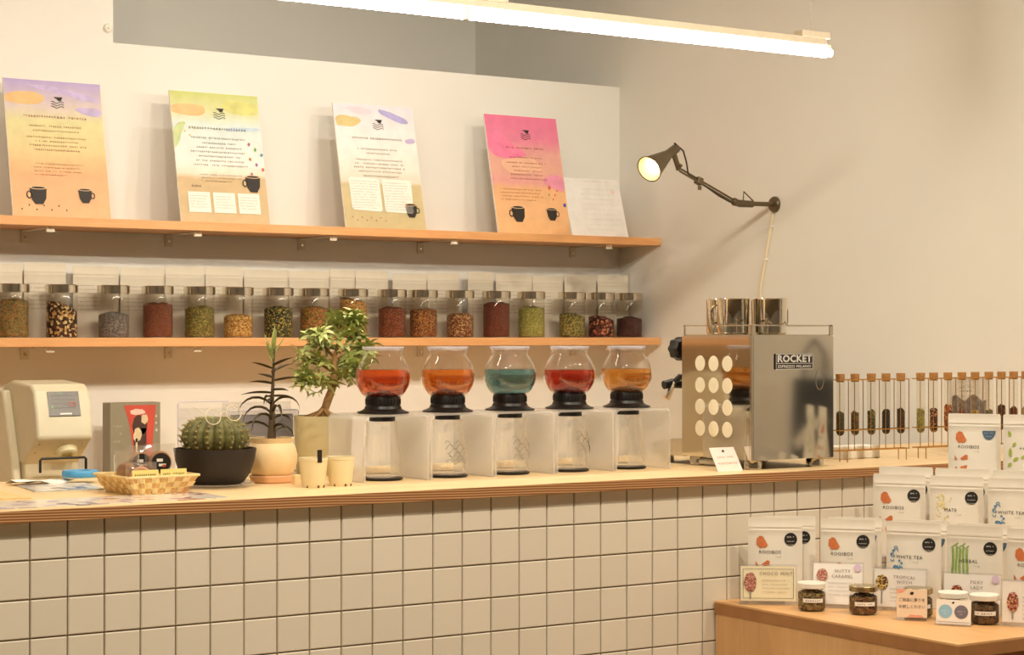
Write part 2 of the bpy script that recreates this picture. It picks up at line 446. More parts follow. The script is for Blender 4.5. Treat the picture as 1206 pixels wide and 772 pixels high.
for x in (2.315, 1.18, .12):
    MB().tube([(x, YT, ZT + .05), (x, YT, 3.0)], .0011, 6).build('wire', M_steel, pl)

# ================================================================== POSTERS on the upper shelf
PH, PW = .415, .2945
def logo(parent, x, z, s, y, mat=M_ink):
    polys = [[(x - .005 * s, z + .010 * s), (x + .017 * s, z + .0105 * s), (x + .011 * s, z - .001 * s), (x + .003 * s, z - .001 * s)],
             [(x - .010 * s, z + .0095 * s), (x - .004 * s, z + .0105 * s), (x - .002 * s, z + .005 * s)]]
    for k in range(3):
        zz = z - .006 * s - k * .0075 * s
        pts = [(x - .019 * s + i * .038 * s / 14, zz + .0028 * s * math.sin(i / 14 * 2 * PI * 1.4 + .8)) for i in range(15)]
        polys += stroke(pts, .0018 * s)
    return decal('logo', polys, mat, parent, y)
def cup(parent, x, z, s, y, flip=1):
    bowl = [(x - .022 * s, z + .020 * s), (x + .022 * s, z + .023 * s), (x + .019 * s, z - .006 * s), (x + .010 * s, z - .021 * s), (x - .010 * s, z - .021 * s), (x - .018 * s, z - .008 * s)]
    c = decal('cup_drawing', [bowl], M_ink, parent, y)
    decal('cup_rim', [circ(x, z + .0215 * s, .0225 * s, .0045 * s)], M('peach_print', '#e8bf96', .6), c, y - .0003)
    decal('coffee', [circ(x, z + .0215 * s, .018 * s, .0028 * s)], M_ink, c, y - .0006)
    hx = x - flip * .024 * s
    decal('cup_handle', stroke([(hx + .006 * s * math.cos(t), z + .003 * s + .009 * s * math.sin(t)) for t in [PI * 2 * i / 12 for i in range(13)]], .0028 * s), M_ink, c, y)
    return c
def soften(poly, seed=0):
    q = random.Random(seed + len(poly)); p = list(poly)
    for it in range(3):
        n = []
        for (x0, z0), (x1, z1) in zip(p, p[1:] + p[:1]):
            j = .0045 / (it + 1) ** 1.5
            n += [(x0 * .75 + x1 * .25 + q.uniform(-j, j), z0 * .75 + z1 * .25 + q.uniform(-j, j) * .6), (x0 * .25 + x1 * .75 + q.uniform(-j, j), z0 * .25 + z1 * .75 + q.uniform(-j, j) * .6)]
        p = n
    lim = PW / 2 - .001
    return [(max(-lim, min(lim, x)), min(PH - .001, z)) for x, z in p]
def poster(name, label, x, wmat, y0=1.992, lean=.092, w=PW, h=PH, washes=(), lines=(), boxes=(), cups=(), dots=(), inkm=None, lg=(.01, .355, 1.0)):
    a = math.asin(lean / h)
    t = thing(name, label, 'poster', (x, y0, 1.6322), 0, None)
    bd = MB().box(-w / 2, w / 2, 0, .005, 0, h).build('board', M_paper, t, rot=(-a, 0, 0), smooth=0)
    MB().box(-.02, .02, .006, .010, 0, h * .62).build('easel_leg', M_paper, t, loc=(0, .118, 0), rot=(a * .35, 0, 0), smooth=0)
    yy = -.0006
    decal('print', [rectp(-w / 2 + .001, w / 2 - .001, .001, h - .001)], wmat, bd, yy)
    for k, (poly, mt) in enumerate(washes): decal('wash', [soften(poly, k)], mt, bd, yy - .0003 * (k + 1))
    y2 = yy - .0020
    for poly in boxes:
        b = decal('text_box', [poly], M_paper, bd, y2)
        xs = [p[0] for p in poly]; zs = [p[1] for p in poly]; L = []
        z = max(zs) - .014
        while z > min(zs) + .008:
            L += marks(min(xs) + .006, max(xs) - RND.uniform(.006, .02), z, .0032, int(z * 9999)); z -= .0088
        decal('text_lines', L, M_greyink, b, y2 - .0003)
    L = []
    for k, (x0, x1, z, hh) in enumerate(lines): L += marks(x0, x1, z, hh * 1.25, k + int(x * 100))
    if L: decal('text_lines', L, inkm or M('text_brown', '#6e5f52', .7), bd, y2)
    if lg: logo(bd, lg[0], lg[1], lg[2], y2)
    for cx, cz, s, fl in cups: cup(bd, cx, cz, s, y2, fl)
    for k, (dx, dz, r, mt) in enumerate(dots): decal('dot', [blob(dx, dz, r, r * 1.3, .2, 8, k)], mt, bd, y2)
    return t
def ctr(xs): return [(-.5 * a, .5 * a, z, hh) for a, z, hh in xs]
Wlav = M('lavender_wash', '#c3b3dc', .6, var=.15, scale=30); Wpur = M('violet_wash', '#b1aadc', .6, var=.12, scale=30); Wor = M('orange_wash', '#e6bd86', .6, var=.1)
Wgr = M('green_wash', '#d3d283', .6, var=.12); Wyl = M('mustard_wash', '#d9c489', .6, var=.1); Wbl = M('pale_blue_wash', '#c4d5e6', .6, var=.08)
Wpk = M('pink_wash', '#ee7fa6', .6, var=.12); Wgold = M('gold_wash', '#d8c79b', .6, var=.08); Wgrn = M('leaf_green_wash', '#c3d29a', .6, var=.1)
Dn = [M('dot_%d' % i, c, .6) for i, c in enumerate(('#b46a86', '#7fae54', '#5f97b8', '#b57f4c', '#a65fb0', '#d9705a', '#5550b5', '#4a4038'))]
M_brownink = M('brown_ink', '#a0653c', .6)
m1 = watercolour('poster_sunset', [(0, '#eeb98a'), (.30, '#ecb184'), (.40, '#e7c08c'), (.52, '#e3d29c'), (.70, '#e0d8a2'), (.82, '#d9c8c8'), (1, '#b7a5da')], PH, .05)
poster('poster', 'peach and violet watercolour poster with two coffee cups, beside the green poster', .796, m1,
       washes=[([(-.145, .372), (-.06, .378), (-.02, .362), (-.05, .340), (-.145, .338)], Wor), ([(-.10, .405), (.02, .398), (.14, .372), (.14, .352), (.07, .365), (-.03, .384)], Wlav), ([(.04, .334), (.145, .342), (.145, .312), (.11, .309)], Wlav)],
       lines=ctr([(.19, .300, .006), (.16, .272, .0045), (.14, .258, .004), (.18, .238, .0045), (.13, .226, .004), (.17, .213, .0045), (.14, .200, .0045)]) + [(-.075, .075, .158, .0035), (-.075, .06, .147, .0035), (-.075, .07, .136, .0035), (-.075, .02, .125, .0035)],
       cups=[(-.068, .062, 1.15, 1), (.072, .066, .95, -1)], dots=[(-.12 + .022 * k, .022 + .012 * (k % 2), .0022, Dn[7]) for k in range(7)], inkm=M_brownink)
m2 = watercolour('poster_meadow', [(0, '#d3b98f'), (.335, '#d3b78c'), (.37, '#efe3cf'), (.45, '#f2efe8'), (.60, '#e2ebe8'), (.75, '#dbe7e4'), (.86, '#dcdca6'), (1, '#c9cf7c')], PH, .035)
poster('poster', 'green and tan watercolour poster with three white text boxes and one cup', 1.309, m2,
       washes=[([(-.145, .375), (-.04, .372), (-.03, .352), (-.06, .338), (-.145, .340)], Wor), ([(.03, .398), (.145, .392), (.145, .350), (.09, .345), (.02, .362)], Wgr), ([(.02, .305), (.145, .312), (.145, .298), (.03, .290)], Wbl), ([(-.146, .30), (-.10, .33), (-.12, .26), (-.146, .22)], Wgrn)],
       lines=ctr([(.19, .296, .0065), (.18, .266, .005), (.11, .250, .0045), (.15, .236, .0045), (.19, .222, .0045), (.14, .208, .0045), (.16, .194, .0045), (.18, .180, .0045)]) + [(-.07, .07, .150, .0032), (-.07, .07, .140, .0032), (-.07, .03, .130, .0032), (-.11, -.07, .112, .005)],
       boxes=[rectp(-.118, -.046, .032, .096), rectp(-.036, .036, .032, .096), rectp(.046, .118, .032, .096)], cups=[(.102, .126, 1.15, 1)],
       dots=[(.10 + .02 * (k % 3), .255 - .016 * k, .0045, Dn[k % 6]) for k in range(7)] + [(-.125 + .016 * (k % 4), .31 - .012 * (k // 2), .003, Wyl) for k in range(7)])
m3 = watercolour('poster_sand', [(0, '#cdbb8d'), (.345, '#d3c194'), (.375, '#efe0cf'), (.5, '#f4ece2'), (.7, '#f4f0ee'), (1, '#ebe3ee')], PH, .03)
poster('poster', 'white and sand watercolour poster with two large rounded text boxes', 1.866, m3,
       washes=[([(-.146, .374), (-.06, .372), (-.045, .357), (-.07, .338), (-.13, .336), (-.146, .345)], Wyl), ([(.00, .402), (.06, .398), (.13, .366), (.12, .352), (.06, .368)], Wpur), ([(.10, .302), (.14, .312), (.146, .292), (.11, .286)], Wlav), ([(-.12, .405), (-.03, .408), (.01, .385), (-.06, .38)], M('rose_wash', '#e6d4df', .6))],
       lines=ctr([(.18, .298, .0055), (.15, .262, .0045), (.09, .248, .0045), (.17, .226, .0045), (.18, .213, .0045), (.19, .200, .005), (.16, .187, .0045), (.13, .172, .0045)]),
       boxes=[[(-.118, .068), (-.112, .060), (-.014, .056), (-.008, .062), (-.010, .160), (-.018, .166), (-.114, .168), (-.120, .162)], [(.002, .062), (.008, .056), (.100, .054), (.106, .060), (.108, .158), (.102, .164), (.006, .166), (0, .160)]],
       cups=[(.098, .062, 1.0, -1)], dots=[(-.12 + .017 * k, .036 - .010 * (k % 2), .0022, Dn[0]) for k in range(8)])
m4 = watercolour('poster_pink', [(0, '#f0bd87'), (.38, '#efb888'), (.44, '#e9a5a0'), (.55, '#e8b09c'), (.68, '#e8a8a0'), (.80, '#ea86a4'), (1, '#ec7ba2')], PH, .06)
poster('poster', 'pink and orange watercolour poster with two coffee cups', 2.437, m4,
       washes=[([(-.146, .35), (-.09, .365), (-.05, .315), (.02, .280), (-.03, .262), (-.11, .262), (-.146, .285)], Wpk), ([(.05, .190), (.10, .215), (.146, .205), (.146, .15), (.10, .160)], M('magenta_wash', '#e795b0', .6, var=.1)), ([(-.11, .26), (.02, .275), (.07, .24), (.05, .215), (-.09, .208)], M('skin_wash', '#ebb89c', .6))],
       lines=ctr([(.15, .298, .006), (.13, .265, .004), (.16, .246, .0045), (.12, .232, .004), (.12, .218, .0045), (.14, .204, .0045), (.15, .190, .0045)]) + [(-.12, .05, .152, .0035), (-.12, .04, .140, .0035), (-.12, .05, .128, .0035), (-.12, .02, .116, .0035)],
       cups=[(-.058, .066, 1.2, 1), (.078, .070, .95, -1)], dots=[(.08, .165, .006, Dn[5]), (.075, .14, .003, Dn[1]), (.10, .14, .003, Dn[5]), (.11, .155, .003, Dn[5]), (.09, .125, .003, Dn[5]), (.135, .105, .0055, Dn[6])], inkm=M_brownink)
t = thing('notice_board', 'plain white notice sheet standing beside the pink poster', 'notice', (2.709, 1.994, 1.6322))
bd = MB().box(-.119, .119, 0, .004, 0, .212).build('sheet', M('notice_white', '#e9e6e4', .6), t, rot=(-.30, 0, 0), smooth=0)
L = marks(-.03, .08, .20, .005, 5)
for k in range(9): L += marks(-.05, .10 - .01 * (k % 3), .172 - .0185 * k, .003, k, .5)
decal('text_lines', L, M('faint_ink', '#c4bdb8', .7), bd, -.0006)
decal('stamp', [circ(.085, .165, .007)], M('pale_pink', '#efcfcb', .7), bd, -.0006)

# ================================================================== JARS AND BAGS on the lower shelf
M_jar = thin_glass('jar_glass', (.95, .945, .92), 1.42, gain=.8)
ZS = 1.2865
M_lid = M('lid_steel', '#d8cfc0', .12, 1.0, var=.05, scale=60, stretch=(1, 1, .05))
jar_glass = MB().lathe([(0, 0), (.044, 0), (.046, .003), (.046, .128), (.0445, .131)], 32).mesh('glass', M_jar)
jar_lid = MB().lathe([(0, .1545), (.046, .1545), (.048, .153), (.048, .1318), (.0462, .1315), (.0462, .130), (0, .130)], 36).mesh('lid', M_lid)
def contents(r, h, slope=0.0, seed=0, n=28, wob=.004):
    q = random.Random(seed); b = MB()
    prof = [(0, .0022), (r - .002, .0022), (r, .005)] + [(r, .005 + (h - .005) * k / 4) for k in range(1, 5)] + [(r * .66, h + .004), (r * .33, h + .007), (0, h + .008)]
    b.lathe(prof, n)
    out = []
    for x, y, z in b.v:
        if z > h - .001: z = z + q.uniform(-wob, wob) - slope * x
        out.append((x, y, z))
    b.v = out; return b
jars = [(.665, .103, 0, 'green and brown loose herbs', ('#7a6a3c', '#a08648', '#5c5a30', '#b0703c', '#8a7a48'), 190),
        (.810, .090, .35, 'dark berries and cream chunks', ('#3a2018', '#5c2c1e', '#e8cf94', '#c79a58', '#2a1814', '#4a2a1e'), 95),
        (.969, .066, 0, 'grey lavender flowers', ('#8a8078', '#6c635e', '#9b9187', '#57504d'), 230),
        (1.108, .096, 0, 'fine red brown tea', ('#8a4a30', '#6e3824', '#a05c3c', '#7d4630'), 330),
        (1.243, .088, 0, 'olive green dried leaves', ('#7f7a3a', '#5e5d2c', '#a8994e', '#8c6a34'), 190),
        (1.371, .064, 0, 'yellow dried flowers', ('#d6ab5c', '#b98640', '#e6c67e', '#a4642c'), 170),
        (1.507, .088, 0, 'dark green tea with yellow petals', ('#2f3420', '#454a28', '#c9a94e', '#23261a', '#6d6a3a'), 170),
        (1.632, .090, 0, 'orange and green herb mix', ('#a8562a', '#7f7434', '#c98c48', '#5f5a2c'), 190),
        (1.771, .114, .25, 'golden tan rolled leaves', ('#b98a4c', '#d3a762', '#96662e', '#c49654'), 150),
        (1.913, .090, 0, 'coarse rust coloured tea', ('#8a4426', '#6d3420', '#a86038', '#5a2c1c'), 260),
        (2.030, .086, 0, 'brown tea with orange peel', ('#7c4424', '#c58a44', '#5f3420', '#a4642e'), 200),
        (2.170, .072, 0, 'red bush tea topped with petals', ('#7d3f24', '#9c5a34', '#63301e', '#d8b478'), 240),
        (2.313, .110, 0, 'fine red bush tea', ('#7a3c28', '#8f4c34', '#673122'), 340),
        (2.453, .096, 0, 'lime green dried leaves', ('#a9a350', '#8d8a3e', '#c2bb6a', '#97914a'), 230),
        (2.621, .074, .1, 'olive and yellow leaf pieces', ('#777038', '#9c8f4a', '#565428', '#b09a54'), 150),
        (2.744, .064, .15, 'black and red fruit pieces', ('#3a1512', '#7d2c1e', '#c47c54', '#20100e', '#57201a'), 105),
        (2.865, .064, 0, 'dark plum coloured tea', ('#4a2620', '#5e342c', '#3a1c18'), 260)]
for k, (x, h, sl, desc, cols, s) in enumerate(jars):
    t = thing('tea_jar', 'glass jar of %s with steel lid on the lower shelf' % desc, 'jar', (x, 2.04, ZS), 0, 'tea jars on the lower shelf')
    inst(jar_glass, 'glass', t); inst(jar_lid, 'lid', t)
    contents(.0435, h, sl, k).build('contents', chips('tea_%02d' % k, cols, s * 1.55), t, smooth=60)

def pouch_shape(W, H, T):
    hw = W / 2
    def front(x, z):
        v = max(0, min(1, z / H)); t = .0014 + T * max(0, 1 - v / .84) ** .85
        u = min(1, abs(x) / hw)
        rid = .0012 if abs(v - .845) < .012 or abs(v - .885) < .008 else 0
        return -(t * (1 - u ** 2.4) + .0004 + rid * (u < .97))
    zs = [0, .02, .08, .18, .3, .42, .54, .66, .76, .825, .838, .852, .866, .879, .891, .905, .975, 1]
    us = [-1, -.93, -.75, -.5, -.25, 0, .25, .5, .75, .93, 1]
    b = MB(); n = len(us)
    for sgn in (1, -1):
        vs = []
        for v in zs:
            nar = .97 if v == 1 else 1
            for u in us: vs.append((u * hw * nar, sgn * front(u * hw, v * H), v * H))
        b.add(vs, [(i * n + j, i * n + j + 1, (i + 1) * n + j + 1, (i + 1) * n + j) for i in range(len(zs) - 1) for j in range(n - 1)])
    m = len(zs) * n
    for j in range(n - 1):
        b.f.append((j, j + 1, m + j + 1, m + j)); k = (len(zs) - 1) * n; b.f.append((k + j, k + j + 1, m + k + j + 1, m + k + j))
    for i in range(len(zs) - 1):
        for j in (0, n - 1): b.f.append((i * n + j, (i + 1) * n + j, m + (i + 1) * n + j, m + i * n + j))
    return b, front
M_pouch = M('pouch_paper', '#ece5d8', .5, var=.02, scale=40, bump=.08, bscale=60)
M_pouch2 = M('plain_pouch', '#e2dac8', .55, var=.03, scale=30, bump=.1, bscale=50)
pb, pf = pouch_shape(.13, .216, .018); plain_me = pb.mesh('bag', M_pouch2, 50)
pm = MB()
for p in sum([marks(-.055, .01, .155 - .012 * k, .0035, k) for k in range(7)], []): pm.flat(p)
pm.v = [(x, pf(x, z) - .0008, z) for x, _, z in pm.v]; plain_print = pm.mesh('print', M_greyink, 0)
edges = [(.608, .729), (.731, .861), (.88, 1.026), (1.028, 1.173), (1.173, 1.306), (1.306, 1.435), (1.437, 1.593), (1.593, 1.739), (1.739, 1.833), (1.833, 1.957), (1.971, 2.104), (2.104, 2.23), (2.262, 2.366), (2.374, 2.525), (2.525, 2.653), (2.658, 2.795), (2.80, 2.936)]
for k, (a, b) in enumerate(edges):
    c = (a + b) / 2; j = min(jars, key=lambda q: abs(q[0] - c + .01)); jk = jars.index(j)
    t = thing('tea_pouch', 'plain white pouch behind the jar of ' + j[3], 'pouch', (c, 2.14, ZS), 0, 'plain pouches behind the jars')
    t.scale = ((b - a - .003) / .13, 1, 1 + .02 * math.sin(k * 1.7))
    inst(plain_me, 'bag', t); inst(plain_print, 'print', t)
names = [o for o in COL.objects if o.get('group') == 'plain pouches behind the jars']
seen = {}
for o in names:
    l = o['label']; seen[l] = seen.get(l, 0) + 1
    if seen[l] > 1: o['label'] = l.replace('pouch behind', 'pouch beside and behind')

# ================================================================== BAR TOP: drippers, servers and acrylic stands
M_acr = thin_glass('frosted_acrylic', (1, 1, 1), 1.45, .25, body=.33, bodycol=(1, .99, .97), gain=.9)
M_clear = thin_glass('clear_glass', (.985, .985, .98), 1.6, .01, gain=1.5)
M_bulb = thin_glass('dripper_glass', (.97, .965, .955), 1.6, .01, gain=1.5)
M_plas = M('black_plastic', '#15110f', .35)
M_rim = thin_glass('plastic_rim', (.9, .88, .93), 1.5, .1, body=.55, bodycol=(.9, .87, .92))
M_leaf_wet = chips('steeped_leaves', ('#2c1a0e', '#4a2a14', '#1d120a', '#5c3416'), 160)
ZST = 1.124
stand_b = MB()
r_ = .012
def prof_u(hx, z1, th):
    o = [(-hx, 0), (-hx, z1 - r_)] + [(-hx + r_ - r_ * math.cos(a), z1 - r_ + r_ * math.sin(a)) for a in (PI / 6, PI / 3, PI / 2)]
    o += [(hx - r_ + r_ * math.sin(a), z1 - r_ + r_ * math.cos(a)) for a in (0, PI / 6, PI / 3, PI / 2)] + [(hx, 0)]
    ri = r_ - th; hi = hx - th; zi = z1 - th
    i_ = [(hi, 0), (hi, zi - ri)] + [(hi - ri + ri * math.cos(a), zi - ri + ri * math.sin(a)) for a in (PI / 6, PI / 3, PI / 2)]
    i_ += [(-hi + ri - ri * math.sin(a), zi - ri + ri * math.cos(a)) for a in (0, PI / 6, PI / 3, PI / 2)] + [(-hi, 0)]
    return o + i_
HS = ZST - ZC
stand_me = MB().prism(prof_u(.0795, HS, .004), -.08, .08, 'y').map(lambda x, y, z: (x - .0115, y, z)).mesh('panel', M_acr)
BP = [(.0385, .036), (.0435, .0395), (.051, .049), (.0562, .059), (.0590, .069), (.0598, .079), (.0590, .089), (.0564, .099), (.0515, .110), (.0455, .1195), (.0415, .1255), (.0405, .130), (.0415, .135), (.0445, .1415)]
bulb_me = MB().lathe(BP, 40).mesh('glass_bulb', M_bulb)
rim_me = MB().lathe([(.0447, .1405), (.0455, .1425), (.0452, .1445), (.0435, .1445), (.0425, .142)], 40).mesh('rim', M_rim)
lidd_me = MB().lathe([(0, .1405), (.0432, .1405), (.0432, .1375), (0, .137)], 36).mesh('lid', M_rim)
collar_me = MB().lathe([(0, .016), (.0375, .016), (.0375, .036), (.036, .039), (0, .039)], 36).mesh('collar', M_plas)
base_me = MB().lathe([(0, .0), (.054, .0), (.0562, .0015), (.0562, .0035), (.047, .0065), (.0405, .0105), (.0385, .0165), (0, .0165)], 36).mesh('base', M_plas)
ridge_me = MB()
for i in range(28):
    a = 2 * PI * i / 28; ridge_me.box(-.0012, .0012, -.0012, .0012, .020, .032); 
    for q in range(8):
        x, y, z = ridge_me.v[-8 + q]; ridge_me.v[-8 + q] = ((.0375 + x) * math.cos(a) - y * math.sin(a), (.0375 + x) * math.sin(a) + y * math.cos(a), z)
ridge_me = ridge_me.mesh('grip', M_plas, 0)
def inner_profile(zl):
    p = [(0, .0395), (.037, .0395)]
    for (ra, za), (rb, zb) in zip(BP, BP[1:]):
        for k in range(4):
            z = za + (zb - za) * k / 4; r = ra + (rb - ra) * k / 4 - .0016
            if .0405 < z < zl: p.append((r, z))
    for (ra, za), (rb, zb) in zip(BP, BP[1:]):
        if za <= zl <= zb: p.append((ra + (rb - ra) * (zl - za) / (zb - za) - .0016, zl)); break
    return p + [(0, zl)]
brews = [('reddish orange', '#fb7a36', .095), ('orange', '#ffa044', .094), ('blue green', '#86b5b6', .093), ('deep red', '#dd4f30', .090), ('amber', '#ffbe60', .091)]
SV = [(0, 0), (.036, 0), (.041, .003), (.0445, .014), (.0455, .028), (.0435, .045), (.039, .068), (.0355, .090), (.0345, .108), (.0365, .118), (.0375, .1205)]
server_me = MB().lathe(SV, 36).mesh('glass_body', M_clear)
server_in = MB().lathe([(0, .006), (.034, .0065), (.0395, .012), (.0430, .024), (.041, .045), (.0365, .068), (.033, .09), (.032, .106), (.034, .1195)], 36).mesh('inner_wall', M_clear)
sbase_me = MB().lathe([(0, 0), (.040, 0), (.0445, .0022), (.0445, .0052), (0, .0062)], 36).mesh('coaster', M_plas)
slid_me = MB().lathe([(0, .1265), (.028, .1265), (.028, .1355), (.0265, .137), (0, .137)], 30).mesh('lid', M_plas)
swp = MB()
q = random.Random(3)
for k in range(6):
    z0 = .035 + .008 * k; pts = []
    for i in range(14):
        a = -1.9 + 1.1 * i / 13 + .1 * math.sin(k); r = .0448 - .00018 * (z0 - .03) * 1000 * .8
        rr = .0462 if z0 < .05 else .0445 if z0 < .065 else .0415
        pts.append((rr * math.cos(a), rr * math.sin(a), z0 + .006 * math.sin(i * .9 + k * 1.3)))
    swp.tube(pts, .00045, 4)
server_print = swp.mesh('printed_pattern', M('glass_print', '#6e6a66', .6))
DX = [.885, 1.0492, 1.2134, 1.3776, 1.5418]
for k, (bn, bc_, zl) in enumerate(brews):
    x = DX[k]; y = .285
    near = ('beside the tall pale pot', 'second along from the tall pot', 'in the middle of the row', 'next to the amber brew', 'next to the espresso machine')[k]
    t = thing('acrylic_stand', 'frosted acrylic bridge stand under the %s tea dripper' % bn, 'stand', (x, y, ZC), 0, 'acrylic dripper stands')
    inst(stand_me, 'panel', t)
    t = thing('tea_dripper', 'round glass tea dripper filled with %s tea on black base' % bn, 'tea dripper', (x, y, ZST), 0, 'tea drippers on the bar')
    inst(base_me, 'base', t); c = inst(collar_me, 'collar', t); inst(ridge_me, 'grip', c); inst(bulb_me, 'glass_bulb', t); inst(rim_me, 'rim', t); inst(lidd_me, 'lid', t)
    MB().lathe(inner_profile(zl), 40).build('tea', liquid('tea_liquid_%d' % k, bc_), t, smooth=50)
    b = MB(); qq = random.Random(k)
    if k != 2:
        b.lathe([(0, .0402), (.0345, .0402), (.037, .042), (.030, .046), (.012, .049), (0, .049)], 20)
        b.v = [(x_ + qq.uniform(-.002, .002), y_ + qq.uniform(-.002, .002), z_ + (qq.uniform(0, .006) if z_ > .043 else 0)) for x_, y_, z_ in b.v]
        b.build('tea_leaves', M_leaf_wet, t, smooth=0)
    t = thing('glass_server', 'clear glass tea server with black lid under the %s dripper' % bn, 'carafe', (x - .012, y - .018, ZC), 0, 'glass servers under the drippers')
    inst(sbase_me, 'coaster', t); o = inst(server_me, 'glass_body', t, (0, 0, .0065)); inst(server_in, 'inner_wall', o)
    inst(slid_me, 'lid', t)
    if 0 < k < 4: inst(server_print, 'printed_pattern', o, (0, 0, .006 * (k - 2)), (0, 0, .25 * (k - 2)))

# ================================================================== PLANTS
M_soil = M('potting_soil', '#6b4c30', .95, var=.3, scale=120, bump=.6)
M_soil2 = M('bark_chips', '#a07c50', .95, var=.3, scale=150, bump=.6)
# cactus in black bowl
bx, by = .492, .290
t = thing('cactus_bowl', 'wide matte black planter bowl with a ribbed round cactus', 'potted cactus', (bx, by, ZC + .0065))
MB().lathe([(0, 0), (.052, 0), (.058, .003), (.072, .022), (.081, .048), (.0845, .070), (.0845, .073), (.081, .073), (.078, .060), (0, .058)], 40).build('bowl', M('bowl_black', '#241c18', .6), t)
MB().lathe([(0, .064), (.05, .065), (.0795, .0625), (.079, .0595), (0, .0595)], 30).build('soil', M_soil2, t)
M_cac = M('cactus_green', '#6a683c', .6, var=.3, scale=35, bump=.3, bscale=140)
NR = 17; cb = MB(); n = NR * 6; mm = 18
vs, fs = [], []
for i in range(mm + 1):
    ph = .30 * PI * -1 + (i / mm) * (.30 + .5) * PI
    for k in range(n):
        th = 2 * PI * k / n; rib = abs(math.cos(th * NR / 2))
        bumpy = .5 + .5 * math.cos(i * 2.1)
        r = (.0715 * math.cos(ph) ** .8 if math.cos(ph) > 0 else 0) * (.84 + .16 * rib ** .7 * (.62 + .38 * bumpy))
        r = max(r, .004)
        vs.append((r * math.cos(th), r * math.sin(th), .041 * math.sin(ph) * (1 - .18 * (math.cos(th * 0) * (i / mm > .9))) + .097))
for i in range(mm):
    for k in range(n):
        l = (k + 1) % n; fs.append((i * n + k, i * n + l, (i + 1) * n + l, (i + 1) * n + k))
cb.add(vs, fs); cb.f.append(tuple(mm * n + k for k in range(n)))
cb.build('cactus', M_cac, t, smooth=70)
ab = MB()
for k in range(NR):
    th = 2 * PI * k / NR
    for i in range(3, mm - 1, 2):
        ph = -.30 * PI + i / mm * .8 * PI; r = .0715 * math.cos(ph) ** .8 * 1.0
        x, y, z = r * math.cos(th), r * math.sin(th), .041 * math.sin(ph) + .097
        ab.ball((x, y, z), (.0028, .0028, .0026), 6, 4)
        for s in range(3):
            a = th + RND.uniform(-.8, .8); ab.tube([(x, y, z), (x + .007 * math.cos(a), y + .007 * math.sin(a), z + RND.uniform(-.002, .006))], .0004, 3, caps=False)
stuff(ab.build('spines', M('cactus_spine', '#9a8c58', .8), t, smooth=0))
pp = MB()
for k in range(14):
    a = RND.uniform(0, 2 * PI); r = .012 + .045 * RND.random()
    pp.ball((r * math.cos(a), r * math.sin(a), .132 - (r / .06) ** 2 * .014), (.0075, .0075, .007), 8, 6)
pp.build('offsets', M('cactus_pale', '#8a8a52', .7, var=.2, scale=60), t)
t = thing('plant_saucer', 'clear round glass saucer under the black planter bowl', 'saucer', (bx, by, ZC))
MB().lathe([(0, .0), (.068, 0), (.078, .004), (.081, .009), (.0795, .009), (.0765, .006), (.064, .0062), (0, .0062)], 40).build('dish', thin_glass('saucer_glass', (.95, .94, .92), 1.5, .05, body=.2), t)
t = thing('eyeglasses', 'round thin-rimmed eyeglasses perched on top of the cactus', 'eyeglasses', (bx, by - .009, ZC + .006))
M_rimg = M('cream_rim', '#e4dcc0', .35)
def hoop(c, r, tilt, rr=.0011):
    return MB().tube([(c[0] + r * math.cos(a), c[1] - r * math.sin(a) * math.sin(tilt), c[2] + r * math.sin(a) * math.cos(tilt)) for a in [2 * PI * i / 28 for i in range(28)]], rr, 6, closed=True)
hoop((-.030, -.047, .141), .0165, -.25).build('rim', M_rimg, t); hoop((.018, -.042, .1475), .0165, -.25).build('rim', M_rimg, t)
MB().tube([(-.0145, -.047, .144), (-.006, -.046, .151), (.0025, -.043, .1475)], .001, 6).build('bridge', M_rimg, t)
MB().tube([(-.046, -.048, .143), (-.044, .0, .156), (-.040, .03, .158)], .0009, 6).build('temple', M_rimg, t)
MB().tube([(.034, -.041, .149), (.036, .01, .160), (.034, .03, .160)], .0009, 6).build('temple', M_rimg, t)

# spiky plant in round cream pot
px_, py_ = .643, .335
t = thing('spiky_plant', 'dark spindly plant with narrow leaves in a round cream pot', 'potted plant', (px_, py_, ZC))
M_terra = M('cream_pot', '#efd3a4', .5, var=.04)
MB().lathe([(0, .0), (.040, 0), (.044, .003), (.047, .014), (.046, .016), (.036, .012), (0, .012)], 36).build('saucer', M('saucer_terracotta', '#e2b184', .55), t)
MB().lathe([(0, .0125), (.037, .0125), (.046, .022), (.0535, .042), (.0545, .058), (.050, .076), (.0445, .084), (.0470, .092), (.0480, .095), (.0445, .095), (.041, .085), (0, .083)], 40).build('pot', M_terra, t)
MB().lathe([(0, .086), (.041, .0855), (.041, .084), (0, .084)], 24).build('soil', M_soil, t)
M_stem = M('dark_stem', '#5e4c34', .8, var=.2, scale=80, bump=.4)
MB().tube([(0, 0, .085), (.002, .002, .12), (.001, 0, .17), (.004, 0, .23), (.006, 0, .285)], [.010, .008, .0045, .003, .002], 10).build('stem', M_stem, t)
M_lfd = M('dark_leaf', '#463c26', .5, var=.25, scale=60); M_lfg = M('fresh_leaf', '#98a35c', .5, var=.2, scale=60)
